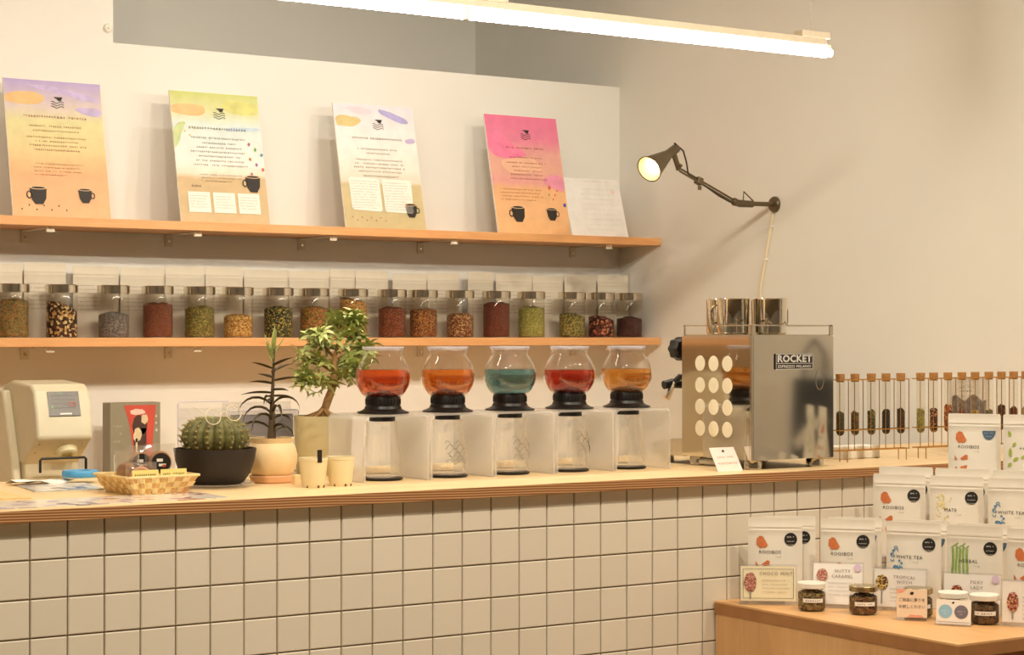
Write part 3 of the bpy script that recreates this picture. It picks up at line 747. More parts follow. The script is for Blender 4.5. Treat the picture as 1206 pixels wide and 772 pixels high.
def leaf_strip(base, az, el, L, wd, droop, n=9, fold=.3):
    p = Vector(base); out = []; e = el
    for i in range(n):
        u = i / (n - 1); ww = wd * math.sin(PI * min(1, .12 + .88 * u) ** .8) * .5 + .0004
        d = Vector((math.cos(az) * math.cos(e), math.sin(az) * math.cos(e), math.sin(e)))
        sd = Vector((-math.sin(az), math.cos(az), 0))
        out.append((p + sd * ww, p - Vector((0, 0, fold * ww)), p - sd * ww)); p = p + d * (L / (n - 1)); e -= droop / (n - 1)
    b = MB(); vs = [q for r in out for q in r]; fs = []
    for i in range(n - 1):
        for k in (0, 1): fs.append((i * 3 + k, i * 3 + k + 1, (i + 1) * 3 + k + 1, (i + 1) * 3 + k))
    b.add(vs, fs); return b
qq = random.Random(5)
for k in range(30):
    u = k / 29; z = .10 + .188 * u; az = k * 2.4 + .3
    green = u > .80
    el = (-.3 + 1.0 * u if not green else .75 + .55 * (u - .8) / .2)
    if u < .38: el = 1.0; dr = 2.7; L = .085 + .03 * math.sin(k * 2.2)
    else: dr = .5 * (1 - u) + (0 if green else .35); L = (.058 + .012 * math.sin(k * 1.9)) if not green else .046
    leaf_strip((.003, 0, z), az, el, L, .0085 if not green else .009, dr, fold=1.1).build('leaf', M_lfg if green else M_lfd, t, smooth=60)

# bonsai tree in tall pale pot
tx, ty = .853, .50
t = thing('bonsai_tree', 'small umbrella tree with light green leaves in a tall pale cylinder pot', 'potted tree', (tx, ty, ZC))
MB().lathe([(0, 0), (.058, 0), (.060, .003), (.0665, .128), (.0665, .131), (.063, .131), (.062, .122), (0, .120)], 44).build('pot', M('pale_pot', '#d8cda2', .55, var=.04), t)
MB().lathe([(0, .124), (.0622, .1235), (.0618, .1215), (0, .1215)], 24).build('soil', M_soil, t)
M_bark = M('bonsai_bark', '#a8814f', .8, var=.25, scale=60, bump=.5)
TR = [((0, 0, .122), .012), ((.004, 0, .145), .009), ((.009, -.004, .165), .0095), ((.022, -.004, .195), .0085), ((.029, 0, .225), .007), ((.030, .004, .260), .0055), ((.041, 0, .300), .004), ((.040, 0, .335), .0025)]
MB().tube([p for p, _ in TR], [r for _, r in TR], 10).build('trunk', M_bark, t)
for k in range(8):
    a = k * .85 + .3; L = .035 + .02 * (k % 3) / 2
    MB().tube([(0, 0, .150 - .003 * (k % 3)), (.4 * L * math.cos(a), .4 * L * math.sin(a), .136), (L * math.cos(a), L * math.sin(a), .1265)], [.0042, .0032, .0022], 7).build('root', M_bark, t)
BRN = [((.022, -.004, .195), (-.012, -.02, .215), (-.048, -.024, .218)), ((.029, 0, .225), (-.004, .02, .25), (-.040, .016, .262)), ((.030, .004, .255), (.062, -.02, .275), (.092, -.016, .272)),
       ((.030, .002, .250), (.06, .03, .25), (.085, .035, .235)), ((.041, 0, .300), (.012, -.02, .315), (-.022, -.02, .312)), ((.041, 0, .30), (.07, .01, .318), (.098, .010, .308)), ((.040, 0, .32), (.055, -.02, .345), (.075, -.02, .348)), ((.029, 0, .22), (.045, -.04, .235), (.06, -.06, .235)), ((.030, .004, .26), (.02, .04, .29), (.0, .06, .30))]
ends = []
for a, b, c in BRN:
    MB().tube([a, b, c], [.0032, .0024, .0014], 6).build('branch', M_bark, t)
    for u in (.35, .7, 1): ends.append(Vector(b).lerp(Vector(c), u) if u > .5 else Vector(a).lerp(Vector(b), .8))
ends += [Vector((.040, 0, .335)), Vector((.036, .01, .345)), Vector((.05, -.01, .33))]
M_lf = [M('bonsai_leaf_a', '#abb367', .45, var=.18, scale=70), M('bonsai_leaf_b', '#939f55', .45, var=.18, scale=70), M('bonsai_leaf_c', '#c6cc88', .45, var=.15, scale=70)]
def compound(seed):
    q = random.Random(seed); b = MB()
    for k in range(7):
        az = 2 * PI * k / 7 + q.uniform(-.15, .15); L = q.uniform(.024, .036); e = q.uniform(-.05, .35); dr = q.uniform(.6, 1.3)
        s = leaf_strip((.004 * math.cos(az), .004 * math.sin(az), 0), az, e, L, .0095, dr, 5); b.add(s.v, s.f)
    b.tube([(0, 0, 0), (0, 0, -.012)], .0006, 4, caps=False); return b
leafs = [compound(k).mesh('leaf', M_lf[k % 3], 60) for k in range(6)]
qq = random.Random(9); nl = 0
for e in ends:
    for k in range(3):
        p = e + Vector((qq.uniform(-.016, .016), qq.uniform(-.02, .02), qq.uniform(-.010, .016)))
        inst(leafs[qq.randrange(6)], 'leaf', t, p, (qq.uniform(-.7, .7), qq.uniform(-.7, .7), qq.uniform(0, 6.28)))
# low hanging leaves
for p in ((-.060, -.02, .195), (-.03, -.03, .185), (.06, -.05, .215), (.075, .0, .205), (.11, -.01, .262), (.115, 0, .29), (-.072, -.02, .225), (.10, .02, .235)):
    inst(leafs[qq.randrange(6)], 'leaf', t, p, (qq.uniform(.2, .6), qq.uniform(-.5, .5), qq.uniform(0, 6.28)))

# two small nursery pots
M_small = M('cream_plastic', '#e9dcb4', .5, var=.03)
sp_b = MB().lathe([(0, 0), (.0225, 0), (.0235, .002), (.0295, .054), (.0305, .055), (.0305, .061), (.029, .061), (.0275, .05), (0, .048)], 32)
for k, (x, y, lab) in enumerate(((.655, .168, 'small cream plastic pot with a black tag on its rim'), (.722, .176, 'small cream plastic pot with no tag, right by the first dripper stand'))):
    t = thing('nursery_pot', lab, 'pot', (x, y, ZC), 0, 'small cream pots')
    MB().add(sp_b.v, sp_b.f).build('pot', M_small, t)
    f = MB()
    for a in (-2.6, -1.6, -.9): f.box(.022 * math.cos(a) - .002, .022 * math.cos(a) + .002, .0235 * math.sin(a) - .0015, .0235 * math.sin(a) + .0015, .0, .005)
    f.build('drain_notch', M('dark_notch', '#6a4a2c', .8), t, smooth=0)
    MB().lathe([(0, .052), (.0275, .052), (.027, .0485), (0, .0485)], 20).build('soil', M_soil, t)
    if k == 0: MB().box(-.006, .004, -.0305, -.0285, .052, .078).build('tag', M_black, t, rot=(0, 0, 0), smooth=0)
MB()
t = thing('wood_block', 'tiny pale wooden block between the round pot and small pots', 'block', (.626, .235, ZC), .2)
t.location = (.664, .262, ZC)
MB().box(-.008, .008, -.006, .006, 0, .020).build('block', M_top, t, smooth=0, bevel=.001)

# clear document holder with a grey booklet behind the plants
M_acl = thin_glass('clear_acrylic', (.96, .96, .965), 1.5, .03, body=.06, bodycol=(.85, .85, .9))
t = thing('document_holder', 'clear acrylic document holder with grey booklet behind the spiky plant', 'document holder', (.755, .62, ZC))
b = MB().box(-.086, .086, -.020, -.017, 0, .142).box(-.086, .086, .017, .020, 0, .160).box(-.086, -.083, -.017, .017, 0, .142).box(.083, .086, -.017, .017, 0, .142).box(-.083, .083, -.017, .017, 0, .003)
b.build('case', M_acl, t, smooth=0)
MB().tube([(-.086, -.0215, .0), (-.086, -.0215, .138), (-.082, -.0215, .142), (.082, -.0215, .142), (.086, -.0215, .138), (.086, -.0215, 0)], .0014, 6).build('case_edge', M('acrylic_edge', '#c9c4d4', .3), t)
MB().box(-.080, .078, -.010, -.004, .004, .132).build('booklet', M('grey_booklet', '#8f8c94', .25, var=.2, scale=12, stretch=(.3, 1, 3)), t, smooth=0)
t = thing('acrylic_tray', 'clear acrylic letter tray standing behind the cactus', 'tray', (.676, .53, ZC))
t.location = (.60, .60, ZC)
MB().box(-.055, .062, .0, .003, 0, .150).box(-.055, .062, -.028, 0, 0, .003).build('panel', M_acl, t, smooth=0)
MB().tube([(-.055, -.001, .003), (-.055, -.001, .160), (-.05, -.001, .164), (.066, -.001, .164)], .0014, 6).build('panel_edge', M('acrylic_edge', '#c9c4d4', .3), t)

# ================================================================== LEFT END OF THE BAR
# woven basket with cookies
t = thing('woven_basket', 'shallow rectangular woven bamboo basket holding cookie packs', 'basket', (.318, .232, ZC), .06)
M_bamb = [M('bamboo_a', '#e9cf94', .6, var=.1, scale=60), M('bamboo_b', '#deb478', .6, var=.12, scale=60)]
bw0, bw1, bd0, bd1, bh = .058, .076, .062, .078, .033
def bside(u, v, side, off=0):      # u along -1..1, v height 0..1
    W_ = bw0 + (bw1 - bw0) * v + off; D_ = bd0 + (bd1 - bd0) * v + off; z = .002 + bh * v
    return {0: (u * W_, -D_, z), 1: (W_, u * D_, z), 2: (-u * W_, D_, z), 3: (-W_, -u * D_, z)}[side]
MB().box(-bw0, bw0, -bd0, bd0, 0, .003).build('base', M_bamb[0], t, smooth=0)
for side in range(4):
    for row in range(3):
        nn = 9
        for k in range(nn):
            u0, u1 = -1 + 2 * k / nn, -1 + 2 * (k + 1) / nn; v0, v1 = row / 3 + .015, (row + 1) / 3 - .015
            over = (k + row) % 2
            o1 = .0022 if over else .0002; b = MB()
            p = [bside(u0 + .01, v0, side, o1 - .001), bside(u1 - .01, v0, side, o1 - .001), bside(u1 - .01, v1, side, o1 - .001), bside(u0 + .01, v1, side, o1 - .001)]
            m_ = [bside((u0 + u1) / 2, v0, side, o1 + .001), bside((u0 + u1) / 2, v1, side, o1 + .001)]
            i_ = [bside(u0 + .01, v0, side, -.0025), bside(u1 - .01, v0, side, -.0025), bside(u1 - .01, v1, side, -.0025), bside(u0 + .01, v1, side, -.0025)]
            b.add(p + m_ + i_, [(0, 4, 5, 3), (4, 1, 2, 5), (6, 9, 8, 7), (0, 6, 7, 1, 4), (3, 5, 2, 8, 9), (0, 3, 9, 6), (1, 7, 8, 2)])
            b.build('strip', M_bamb[0 if over else 1] if side == 0 or side == 3 else M_bamb[0], t, smooth=0)
MB().tube([bside(u, 1.03, s, 0) for s in range(4) for u in (-.97, -.5, 0, .5, .97)], .0028, 6, closed=True).build('rim', M_bamb[0], t)
# cookie packs
M_cello = thin_glass('cellophane', (.97, .96, .94), 1.5, .10, body=.10, bodycol=(.95, .92, .88), gain=2.0)
M_cook = M('cookie', '#a8764a', .8, var=.25, scale=90, bump=.5); M_cookp = M('pink_cookie', '#d9a07a', .8, var=.15, scale=90, bump=.4)
def cookie_pack(label, x, y, rz, mat, stick, z0=.0, h=.075):
    t = thing('cookie_pack', label, 'cookie pack', (x, y, ZC + z0), rz, 'cookie packs in the basket')
    q = random.Random(int(x * 1000)); b = MB(); n, m = 9, 10; vs = []
    for s in (1, -1):
        for i in range(m):
            for k in range(n):
                u = k / (n - 1) * 2 - 1; v = i / (m - 1)
                th = .013 * (1 - u * u) ** .5 * math.sin(PI * min(1, max(0, v))) ** .6 + .0006
                vs.append((u * .030, -s * (th + q.uniform(-.0012, .0012)), v * h + q.uniform(-.001, .001)))
    fs = []
    for s in (0, 1):
        for i in range(m - 1):
            for k in range(n - 1):
                a = s * n * m + i * n + k; fs.append((a, a + 1, a + n + 1, a + n))
    b.add(vs, fs).build('wrapper', M_cello, t, smooth=20)
    cz = h * .60 if stick else max(.027, h * .42)
    MB().lathe([(0, -.008), (.019, -.008), (.0225, -.004), (.0225, .004), (.019, .008), (0, .008)], 24, (.0, 0, cz), 'y').build('cookie', mat, t)
    if stick:
        s_ = MB().lathe([(0, 0), (.0185, 0), (.0185, .0006), (0, .0006)], 24, (.001, -.0152, cz + .001), 'y').build('sticker', M_black, t)
        decal('sticker_print', [rectp(-.008, .004, cz + .002, cz + .008), rectp(-.004, .010, cz - .007, cz - .002)], M_paper, s_, -.0157)
        decal('sticker_mark', [blob(.006, cz - .006, .0035, .003, .2, 8, 2)], M('sticker_red', '#c8533c', .6), s_, -.0160)
    return t
cookie_pack('wrapped cookie seen edge on, at the back corner of the basket', .281, .243, -1.0, M_cook, False, .004, .080)
cookie_pack('wrapped cookie with tilted black sticker in the middle of the basket', .318, .262, -.28, M_cook, True, .004, .088)
cookie_pack('wrapped cookie with black sticker nearest the cactus bowl', .345, .228, -.30, M_cook, True, .004, .092)
cookie_pack('pinkish wrapped cookie lying low at the front of the basket', .297, .208, -.3, M_cookp, False, .004, .058)
M_yel = M('yellow_card', '#efe08c', .6, var=.03)
for k, (x, y, lab) in enumerate(((.296, .179, 'yellow price card with two lines of print in the basket'), (.357, .183, 'yellow price card with one line of print in the basket'))):
    t = thing('price_card', lab, 'card', (x, y, ZC + .0042), .05, 'yellow price cards')
    c = MB().box(-.028, .028, 0, .0012, 0, .044).build('card', M_yel, t, rot=(-.12, 0, 0), smooth=0)
    decal('print', marks(-.023, .023, .033, .0042, k) + (marks(-.008, .010, .026, .0042, k + 4) if k == 0 else []), M_ink, c, -.0006)

# laminated menus and papers on the worktop
def menu_mat():
    m, nt, out = newmat('menu_print')
    v = coords(nt)
    br = N(nt, 'ShaderNodeTexVoronoi', Scale=38.0, feature='F1', distance='CHEBYCHEV'); nt.links.new(v, br.inputs['Vector'])
    s = nt.nodes.new('ShaderNodeSeparateColor'); nt.links.new(br.outputs['Color'], s.inputs[0])
    c = ramp(nt, s.outputs[1], [(0, lin('#f2e8da')), (.56, lin('#f0e6da')), (.62, lin('#c9c0cf')), (.72, lin('#e8dfd6')), (.80, lin('#c58f80')), (.86, lin('#efe6da')), (.94, lin('#7d7486')), (1, lin('#e9e1d8'))], 'CONSTANT')
    b = N(nt, 'ShaderNodeBsdfPrincipled', Roughness=.15); nt.links.new(c, b.inputs['Base Color']); nt.links.new(b.outputs[0], out.inputs[0]); return m
M_menu = menu_mat()
t = thing('menu_sheet', 'long laminated menu sheet with small colour pictures along the bar edge', 'menu', (.10, .095, ZC), .0)
MB().box(-.62, .30, -.075, .075, .0003, .0015).build('sheet', M_menu, t, smooth=0)
t = thing('paper_pad', 'glossy blue-grey leaflet lying beside the basket', 'leaflet', (.215, .430, ZC), -.12)
MB().box(-.07, .07, -.085, .085, .0003, .003).build('pages', M('leaflet_blue', '#c6cdcb', .3, var=.25, scale=25), t, smooth=0)
MB().box(-.068, .068, -.083, .083, .003, .0034).build('cover', M_menu, t, smooth=0)
t = thing('brown_board', 'pale brown paper sheet at the far end of the bar', 'sheet', (-.12, .40, ZC), 0)
MB().box(-.18, .20, -.18, .18, .0003, .002).build('sheet', M('kraft_sheet', '#e6c78c', .6), t, smooth=0)
t = thing('paper_napkin', 'crumpled white paper under the blue tape roll', 'paper', (.215, .55, ZC), .3)
nb = MB(); q = random.Random(2)
for i in range(5):
    for k in range(5): nb.v.append((-.06 + .03 * k, -.04 + .02 * i, .002 + q.uniform(0, .010)))
nb.f = [(i * 5 + k, i * 5 + k + 1, i * 5 + k + 6, i * 5 + k + 5) for i in range(4) for k in range(4)]
nb.build('sheet', M_paper, t, smooth=0)
t = thing('tape_roll', 'blue plastic tape roll lying on the bar beside the basket', 'tape roll', (.300, .545, ZC + .011), .0)
MB().lathe([(.022, 0), (.036, 0), (.038, .003), (.038, .011), (.036, .014), (.022, .014), (.020, .011), (.020, .003), (.022, 0)], 36).build('ring', M('tape_blue', '#4f9fd6', .4), t)
MB().lathe([(.0, .002), (.020, .002), (.020, .004), (0, .004)], 24).build('core', M('tape_grey', '#a59a8c', .5), t)
t.rotation_euler = (0, 0, 0)
t.location.z = ZC + .0125

# beige dispenser machine behind the bar
M_bei = M('dispenser_beige', '#ddd3b8', .45, var=.02); M_bei2 = M_bei
t = thing('dispenser_machine', 'beige countertop dispenser machine with dark control display', 'dispenser', (.585, 1.40, .85))
# head: side profile (y, z) pushed along x
head = [(0, .180), (.012, .245), (.030, .300), (.055, .317), (.20, .325), (.27, .31), (.27, .11), (.10, .11)]
MB().prism(head, -.075, .075, 'x').build('head', M_bei, t, smooth=30, bevel=.008, seg=3)
MB().box(-.072, .072, .10, .29, 0, .14).build('body', M_bei2, t, smooth=0, bevel=.006)
MB().prism([(.10, 0), (.29, 0), (.29, .30), (.20, .30), (.13, .12)], -.098, -.074, 'x').build('side_cover', M_bei2, t, bevel=.006)
an = math.atan2(.030 - .012, .300 - .245)
dp = thing_tilt = MB().box(-.040, .044, -.0015, .002, 0, .066).build('display', M('display_dark', '#55504c', .25), t, loc=(0, .0085, .236), rot=(-an, 0, 0), smooth=0, bevel=.001)
decal('display_text', sum([marks(-.034, .036 - .006 * (k % 2), .054 - .011 * k, .003, k) for k in range(4)], []), M_greyink, dp, -.0022)
decal('display_led', [circ(-.006, .060, .0025), circ(-.030, .024, .0028), circ(-.028, .014, .002)], M('led_green', '#86c06a', .5), dp, -.0024)
decal('display_button', stroke([(.016, .036), (.032, .036), (.032, .027), (.016, .027), (.016, .036)], .0018), M('led_red', '#c8564a', .5), dp, -.0024)
decal('display_brand', [rectp(-.012, .020, .004, .008)], M_paper, dp, -.0024)
MB().box(-.068, .062, -.006, .004, .184, .206).build('front_flap', M('flap_cream', '#e3d9ae', .45), t, rot=(-.1, 0, 0), smooth=0, bevel=.003)
MB().lathe([(.0, .004), (.014, .004), (.016, .014), (.020, .016), (.026, .013), (.029, .0), (.030, -.004)], 28).build('spout', M('spout_cream', '#e9dfb4', .5), t, loc=(.02, .05, .145), rot=(math.radians(145), 0, 0))
MB().tube([(-.060, .02, .092), (-.060, .02, .124), (-.056, .02, .128), (.058, .02, .128), (.062, .02, .124), (.062, .02, .096)], .0035, 6).build('guard', M_black, t)
for x, y, z in ((-.062, .022, .1645), (-.062, .055, .1415), (.055, .022, .1645)): MB().ball((x, y, z), .0035, 8, 6).build('screw', M_steel, t)

# red boxed item against the wall
t = thing('red_gift_box', 'grey carton with red window panel standing against the back wall', 'box', (1.019, 1.995, .85))
MB().box(-.078, .078, 0, .06, 0, .2455).build('carton', M('carton_grey', '#8f8874', .5, var=.05), t, smooth=0)
M_red = M('box_red', '#c94f40', .45, var=.12, scale=14)
rp = [(-.036, .238)] + [(-.036 + .026 * math.sin(PI / 2 * k / 6), .238 - .13 * k / 6) for k in range(1, 7)] + [(-.008, .03), (.054, .03), (.054, .13), (.064, .238)]
rw = decal('red_panel', [rp], M_red, t, -.0007)
decal('dark_shape', [blob(.012, .178, .022, .030, .12, 16, 2), rectp(-.006, .034, .10, .17)], M('box_dark', '#4a322a', .5), rw, -.0012)
decal('pale_shape', [blob(.006, .150, .013, .020, .15, 14, 5), blob(.028, .196, .012, .016, .2, 12, 7), rectp(.0, .006, .09, .14)], M('box_cream', '#d9c7a4', .5), rw, -.0016)
decal('logo', [blob(.006, .218, .024, .009, .12, 20, 9)] + [], M('box_logo', '#e9c9bd', .5), rw, -.0014)
decal('side_print', marks(.062, .074, .20, .010, 3) + marks(.062, .074, .18, .010, 4) + marks(.062, .074, .16, .010, 5), M_paper, t, -.0007)
decal('side_text', marks(-.07, -.035, .175, .006, 8) + marks(-.05, -.03, .15, .010, 9) + marks(-.068, -.05, .13, .007, 10), M('faded_print', '#bdb49c', .6), t, -.0007)

# ================================================================== WALL LAMP
M_bronze = M('lamp_bronze', '#64573f', .32, .5, var=.1); M_cord = M('lamp_cord', '#3a2e22', .8)
t = thing('wall_lamp', 'bronze swing-arm wall lamp with cone shade on the right wall', 'wall lamp', (XR, 1.36, 1.715))
def LP(x, z, y=0): return (x - XR, y, z - 1.715)
MB().lathe([(0, -.001), (.026, -.001), (.026, -.006), (.022, -.011), (.010, -.013), (0, -.013)], 28, (0, 0, 0), 'x').map(lambda x, y, z: (x, y, z)).build('wall_plate', M_bronze, t)
MB().tube([(-.012, 0, 0), LP(2.80, 1.7135)], .0075, 12).build('wall_arm', M_bronze, t)
MB().tube([LP(2.845, 1.7125), LP(2.79, 1.713), LP(2.765, 1.716)], [.011, .012, .009], 12).build('knuckle', M_bronze, t)
MB().ball(LP(2.772, 1.717), .013, 12, 8).build('pivot', M_bronze, t)
for dz, dy in ((.006, .006), (-.008, -.006)):
    MB().tube([LP(2.775, 1.717 + dz, dy), LP(2.545, 1.812 + dz, dy)], .0034, 8).build('arm_rod', M_bronze, t)
MB().tube([LP(2.80, 1.715, -.008), LP(2.803, 1.750, -.008), LP(2.842, 1.722, -.008)], .0024, 6).build('spring_link', M_bronze, t)
MB().box(-.010, .010, -.011, .011, -.012, .010).build('clamp', M_bronze, t, loc=LP(2.627, 1.778), rot=(0, .39, 0), smooth=0, bevel=.002)
MB().lathe([(0, -.024), (.006, -.024), (.006, -.010), (0, -.010)], 12, LP(2.630, 1.773)).build('clamp_screw', M_bronze, t)
MB().tube([LP(2.548, 1.808), LP(2.528, 1.856)], .0085, 12).build('head_joint', M_bronze, t)
MB().ball(LP(2.546, 1.820, -.012), .006, 8, 6).build('wing_nut', M_bronze, t)
ap = Vector(LP(2.520, 1.863)); dl = Vector((-.118, -.030, -.066)).normalized()
qt = dl.to_track_quat('Z', 'Y')
def along(mb): return mb.map(lambda x, y, z: tuple(ap + qt @ Vector((x, y, z))))
along(MB().lathe([(0, -.030), (.013, -.028), (.0145, -.024), (.0150, .020), (.017, .030), (.0405, .128), (.0425, .128), (.0425, .130), (.0395, .130), (.0145, .030), (0, .026)], 32)).build('shade', M_bronze, t)
along(MB().lathe([(.0141, .034), (.039, .1285)], 32)).build('shade_lining', M('lining_cream', '#e8d8ae', .4), t)
along(MB().ball((0, 0, .078), (.015, .015, .022), 16, 10)).build('bulb', M('bulb_glow', '#fff2d0', .4, emit=((1, .80, .48), 9)), t)
cp = [LP(2.525, 1.884), LP(2.505 + .012, 1.892), LP(2.530, 1.890), LP(2.565, 1.868), LP(2.577, 1.835), LP(2.585, 1.795), LP(2.615, 1.780, -.004), LP(2.655, 1.757, -.008), LP(2.70, 1.733, -.009), LP(2.745, 1.716, -.008), LP(2.775, 1.714, -.006)]
MB().tube(cp[2:], .0028, 7).build('cord', M_cord, t)
t = thing('wall_cable', 'pale cable clipped down the wall below the lamp', 'cable', (XR, 0, 0))
MB().tube([(-.006, 1.364, 1.685), (-.006, 1.385, 1.60), (-.006, 1.424, 1.455), (-.006, 1.44, 1.2), (-.006, 1.44, 1.0)], .0055, 8).build('cord', M('cable_cream', '#e6d8bc', .6), t)
for y, z in ((1.374, 1.645), (1.40, 1.54)): MB().box(-.0125, 0, y - .0075, y + .0075, z - .003, z + .003).build('clip', M_white, t, smooth=0)

# ================================================================== ESPRESSO MACHINE
EX0, EX1, EY0, EY1, EZ0, EZ1 = 1.724, 1.979, .050, .307, 1.004, 1.2945
t = thing('espresso_machine', 'polished steel espresso machine with rows of white discs on its side', 'espresso machine', (EX0, EY0, ZC))
ew, ed, e0, e1 = EX1 - EX0, EY1 - EY0, EZ0 - ZC, EZ1 - ZC
M_mirror = M('mirror_steel', '#d2cabb', .07, 1.0, var=.015, scale=4, bump=.03, bscale=5)
M_mirror2 = M_mirror
MB().box(.002, ew - .002, .002, ed - .002, e0, e1 - .002).build('body', M_mirror, t, smooth=0)
MB().box(.006, ew - .002, -.0008, .0015, e0 + .001, e1 - .004).build('rear_panel', M_mirror, t, smooth=0)
sd = MB().box(-.0008, .0015, .006, ed - .002, e0 + .001, e1 - .004).build('side_panel', M_mirror2, t, smooth=0)
MB().box(-.0016, .005, -.0016, .005, e0, e1 - .001).build('corner_post', M_steel, t, smooth=0, bevel=.001)
M_disc = M('disc_white', '#f6ecd2', .5, var=.02)
for i in range(3):
    for k in range(4):
        yy = .0855 + i * .0503; zz = 1.2265 - k * .0514 - ZC
        MB().lathe([(0, -.0016), (.0178, -.0016), (.0186, -.0008), (.0186, .001), (0, .001)], 28, (0, yy, zz), 'x').map(lambda x, y, z: (x, y, z)).build('disc', M_disc, sd)
bdg = MB().box(1.7936 - EX0, 1.9093 - EX0, -.0045, -.0008, 1.2138 - ZC, 1.2504 - ZC).build('badge', M_black, t, smooth=0, bevel=.001)
bxm = (1.7936 + 1.9093) / 2 - EX0
decal('badge_line', [rectp(bxm - .056, bxm + .056, 1.2275 - ZC, 1.2283 - ZC)] + stroke([(bxm - .0565, 1.2145 - ZC), (bxm + .0565, 1.2145 - ZC), (bxm + .0565, 1.2497 - ZC), (bxm - .0565, 1.2497 - ZC), (bxm - .0565, 1.2145 - ZC)], .0008), M_paper, bdg, -.0048)
def wide(s, size, x, z, sx, parent, y, mat, nm='lettering', heavy=0):
    me = text_mesh(s, size, spacing=1.05); me.materials.clear(); me.materials.append(mat); me.name = nm
    for v in me.vertices: v.co = (v.co.x * sx + x, y, v.co.z + z)
    if heavy:
        b = MB()
        P_ = [tuple(v.co) for v in me.vertices]; F_ = [tuple(p.vertices) for p in me.polygons]
        for dx, dz in ((0, 0), (heavy, 0), (-heavy, 0), (0, heavy), (0, -heavy)): b.add([(p[0] + dx, p[1] - abs(dx) * .05, p[2] + dz) for p in P_], F_)
        return b.build(nm, mat, parent, smooth=0)
    return inst(me, nm, parent)
wide('ROCKET', .0225, bxm, 1.2382 - ZC, 1.18, bdg, -.0050, M_paper, heavy=.0009)
wide('ESPRESSO MILANO', .0092, bxm, 1.2205 - ZC, 1.28, bdg, -.0050, M_paper)
ring = MB().tube([(1.9333 - EX0 + .0125 * math.cos(a), -.0012, 1.1896 - ZC + .0245 * math.sin(a)) for a in [2 * PI * i / 32 for i in range(32)]], .0007, 5, closed=True).build('oval_ring', M_steel, t)
M_foot = M('foot_chrome', '#cfc6b4', .12, 1.0)
for x, y in ((.028, .028), (ew - .035, .028), (.028, ed - .03), (ew - .035, ed - .03)):
    MB().lathe([(0, 0), (.019, 0), (.021, .002), (.021, .018), (.018, .0225), (0, .0225)], 28, (x, y, 0)).build('foot', M_foot, t)
# cup rail and top tray
zt_ = e1 + .0235
MB().box(.004, ew - .004, .004, ed - .004, e1 - .0025, e1 + .0005).build('cup_tray', M_steel, t, smooth=0)
rl = MB(); hz = e1 - .001
rl.box(.001, .0035, .004, ed - .006, zt_ - .003, zt_); rl.box(.003, ew - .004, .001, .0035, zt_ - .003, zt_); rl.box(ew - .0035, ew - .001, .004, ed - .006, zt_ - .003, zt_)
rl.box(.001, .0035, ed - .010, ed - .006, hz, zt_); rl.box(ew - .0035, ew - .001, ed - .010, ed - .006, hz, zt_); rl.box(ew - .012, ew - .001, .001, .0035, hz, zt_)
rl.build('cup_rail', M_steel, t, smooth=0)
MB().box(.0, .012, .0, .012, hz, zt_ + .001).build('rail_corner', M_steel, t, smooth=0, bevel=.001)
# working side (away from the customers): knobs, group head, portafilter, drip tray
kn = [(0, 0), (.010, 0), (.010, .018), (.022, .020), (.027, .026), (.027, .048), (.022, .054), (0, .055)]
for x in (.022, ew - .03):
    k_ = MB().lathe(kn, 32, (0, 0, 0), 'y')
    k_.v = [((px * (1 + .07 * math.cos(8 * math.atan2(pz, px)))) if abs(px) + abs(pz) > .02 else px, py, (pz * (1 + .07 * math.cos(8 * math.atan2(pz, px)))) if abs(px) + abs(pz) > .02 else pz) for px, py, pz in k_.v]
    k_.build('steam_knob', M_plas, t, loc=(x, ed - .002, 1.2607 - ZC))
MB().lathe([(0, 0), (.032, 0), (.032, .05), (.026, .058), (0, .058)], 24, (ew / 2 - .03, ed - .002, 1.20 - ZC), 'y').build('group_head', M_chrome, t)
pf_ = MB().lathe([(0, 0), (.034, 0), (.034, .028), (0, .028)], 28, (ew / 2 - .03, ed + .055, 1.150 - ZC)).build('portafilter', M_chrome, t)
MB().tube([(.052, ed + .060, 1.172 - ZC), (.020, ed + .062, 1.176 - ZC), (-.005, ed + .064, 1.172 - ZC)], [.009, .012, .0105], 12).build('handle', M_plas, pf_)
MB().tube([(.050, ed + .030, 1.190 - ZC), (.022, ed + .036, 1.192 - ZC), (.010, ed + .04, 1.182 - ZC)], [.006, .008, .006], 10).build('lever', M_plas, t)
MB().tube([(.018, ed + .05, 1.180 - ZC), (.010, ed + .055, 1.160 - ZC), (.000, ed + .06, 1.138 - ZC)], [.004, .007, .0085], 10).build('steam_wand', M_chrome, t)
MB().prism([(ed - .003, .020), (ed + .12, .020), (ed + .12, .048), (ed + .055, .060), (ed - .003, .060)], .004, ew - .004, 'x').build('drip_tray', M_steel, t, smooth=0)
MB().lathe([(0, 0), (.017, 0), (.017, .020), (0, .020)], 20, (.022, ed + .085, 0)).build('foot', M_foot, t)
# mugs on top
mug_b = MB().lathe([(0, 0), (.034, 0), (.0375, .004), (.0385, .082), (.0395, .0845), (.0385, .0855), (.0372, .083), (.0362, .006), (0, .005)], 36)
mug_me = mug_b.mesh('cup', M_chrome)
hd_me = MB().tube([(.038, 0, .070), (.054, 0, .070), (.060, 0, .058), (.060, 0, .030), (.053, 0, .018), (.038, 0, .018)], .0032, 8).mesh('handle', M_chrome)
for x, y, rz, lab in ((1.772, .172, 1.9, 'polished steel mug at the corner of the machine top'), (1.842, .118, .6, 'polished steel mug on the logo side of the machine top'),
                      (1.813, .262, .9, 'polished steel mug behind the corner mug'), (1.905, .205, -.1, 'polished steel mug at the back with handle showing')):
    m_ = thing('steel_mug', lab, 'mug', (x, y, EZ1 + .0006), rz, 'steel mugs on the machine')
    inst(mug_me, 'cup', m_); inst(hd_me, 'handle', m_)
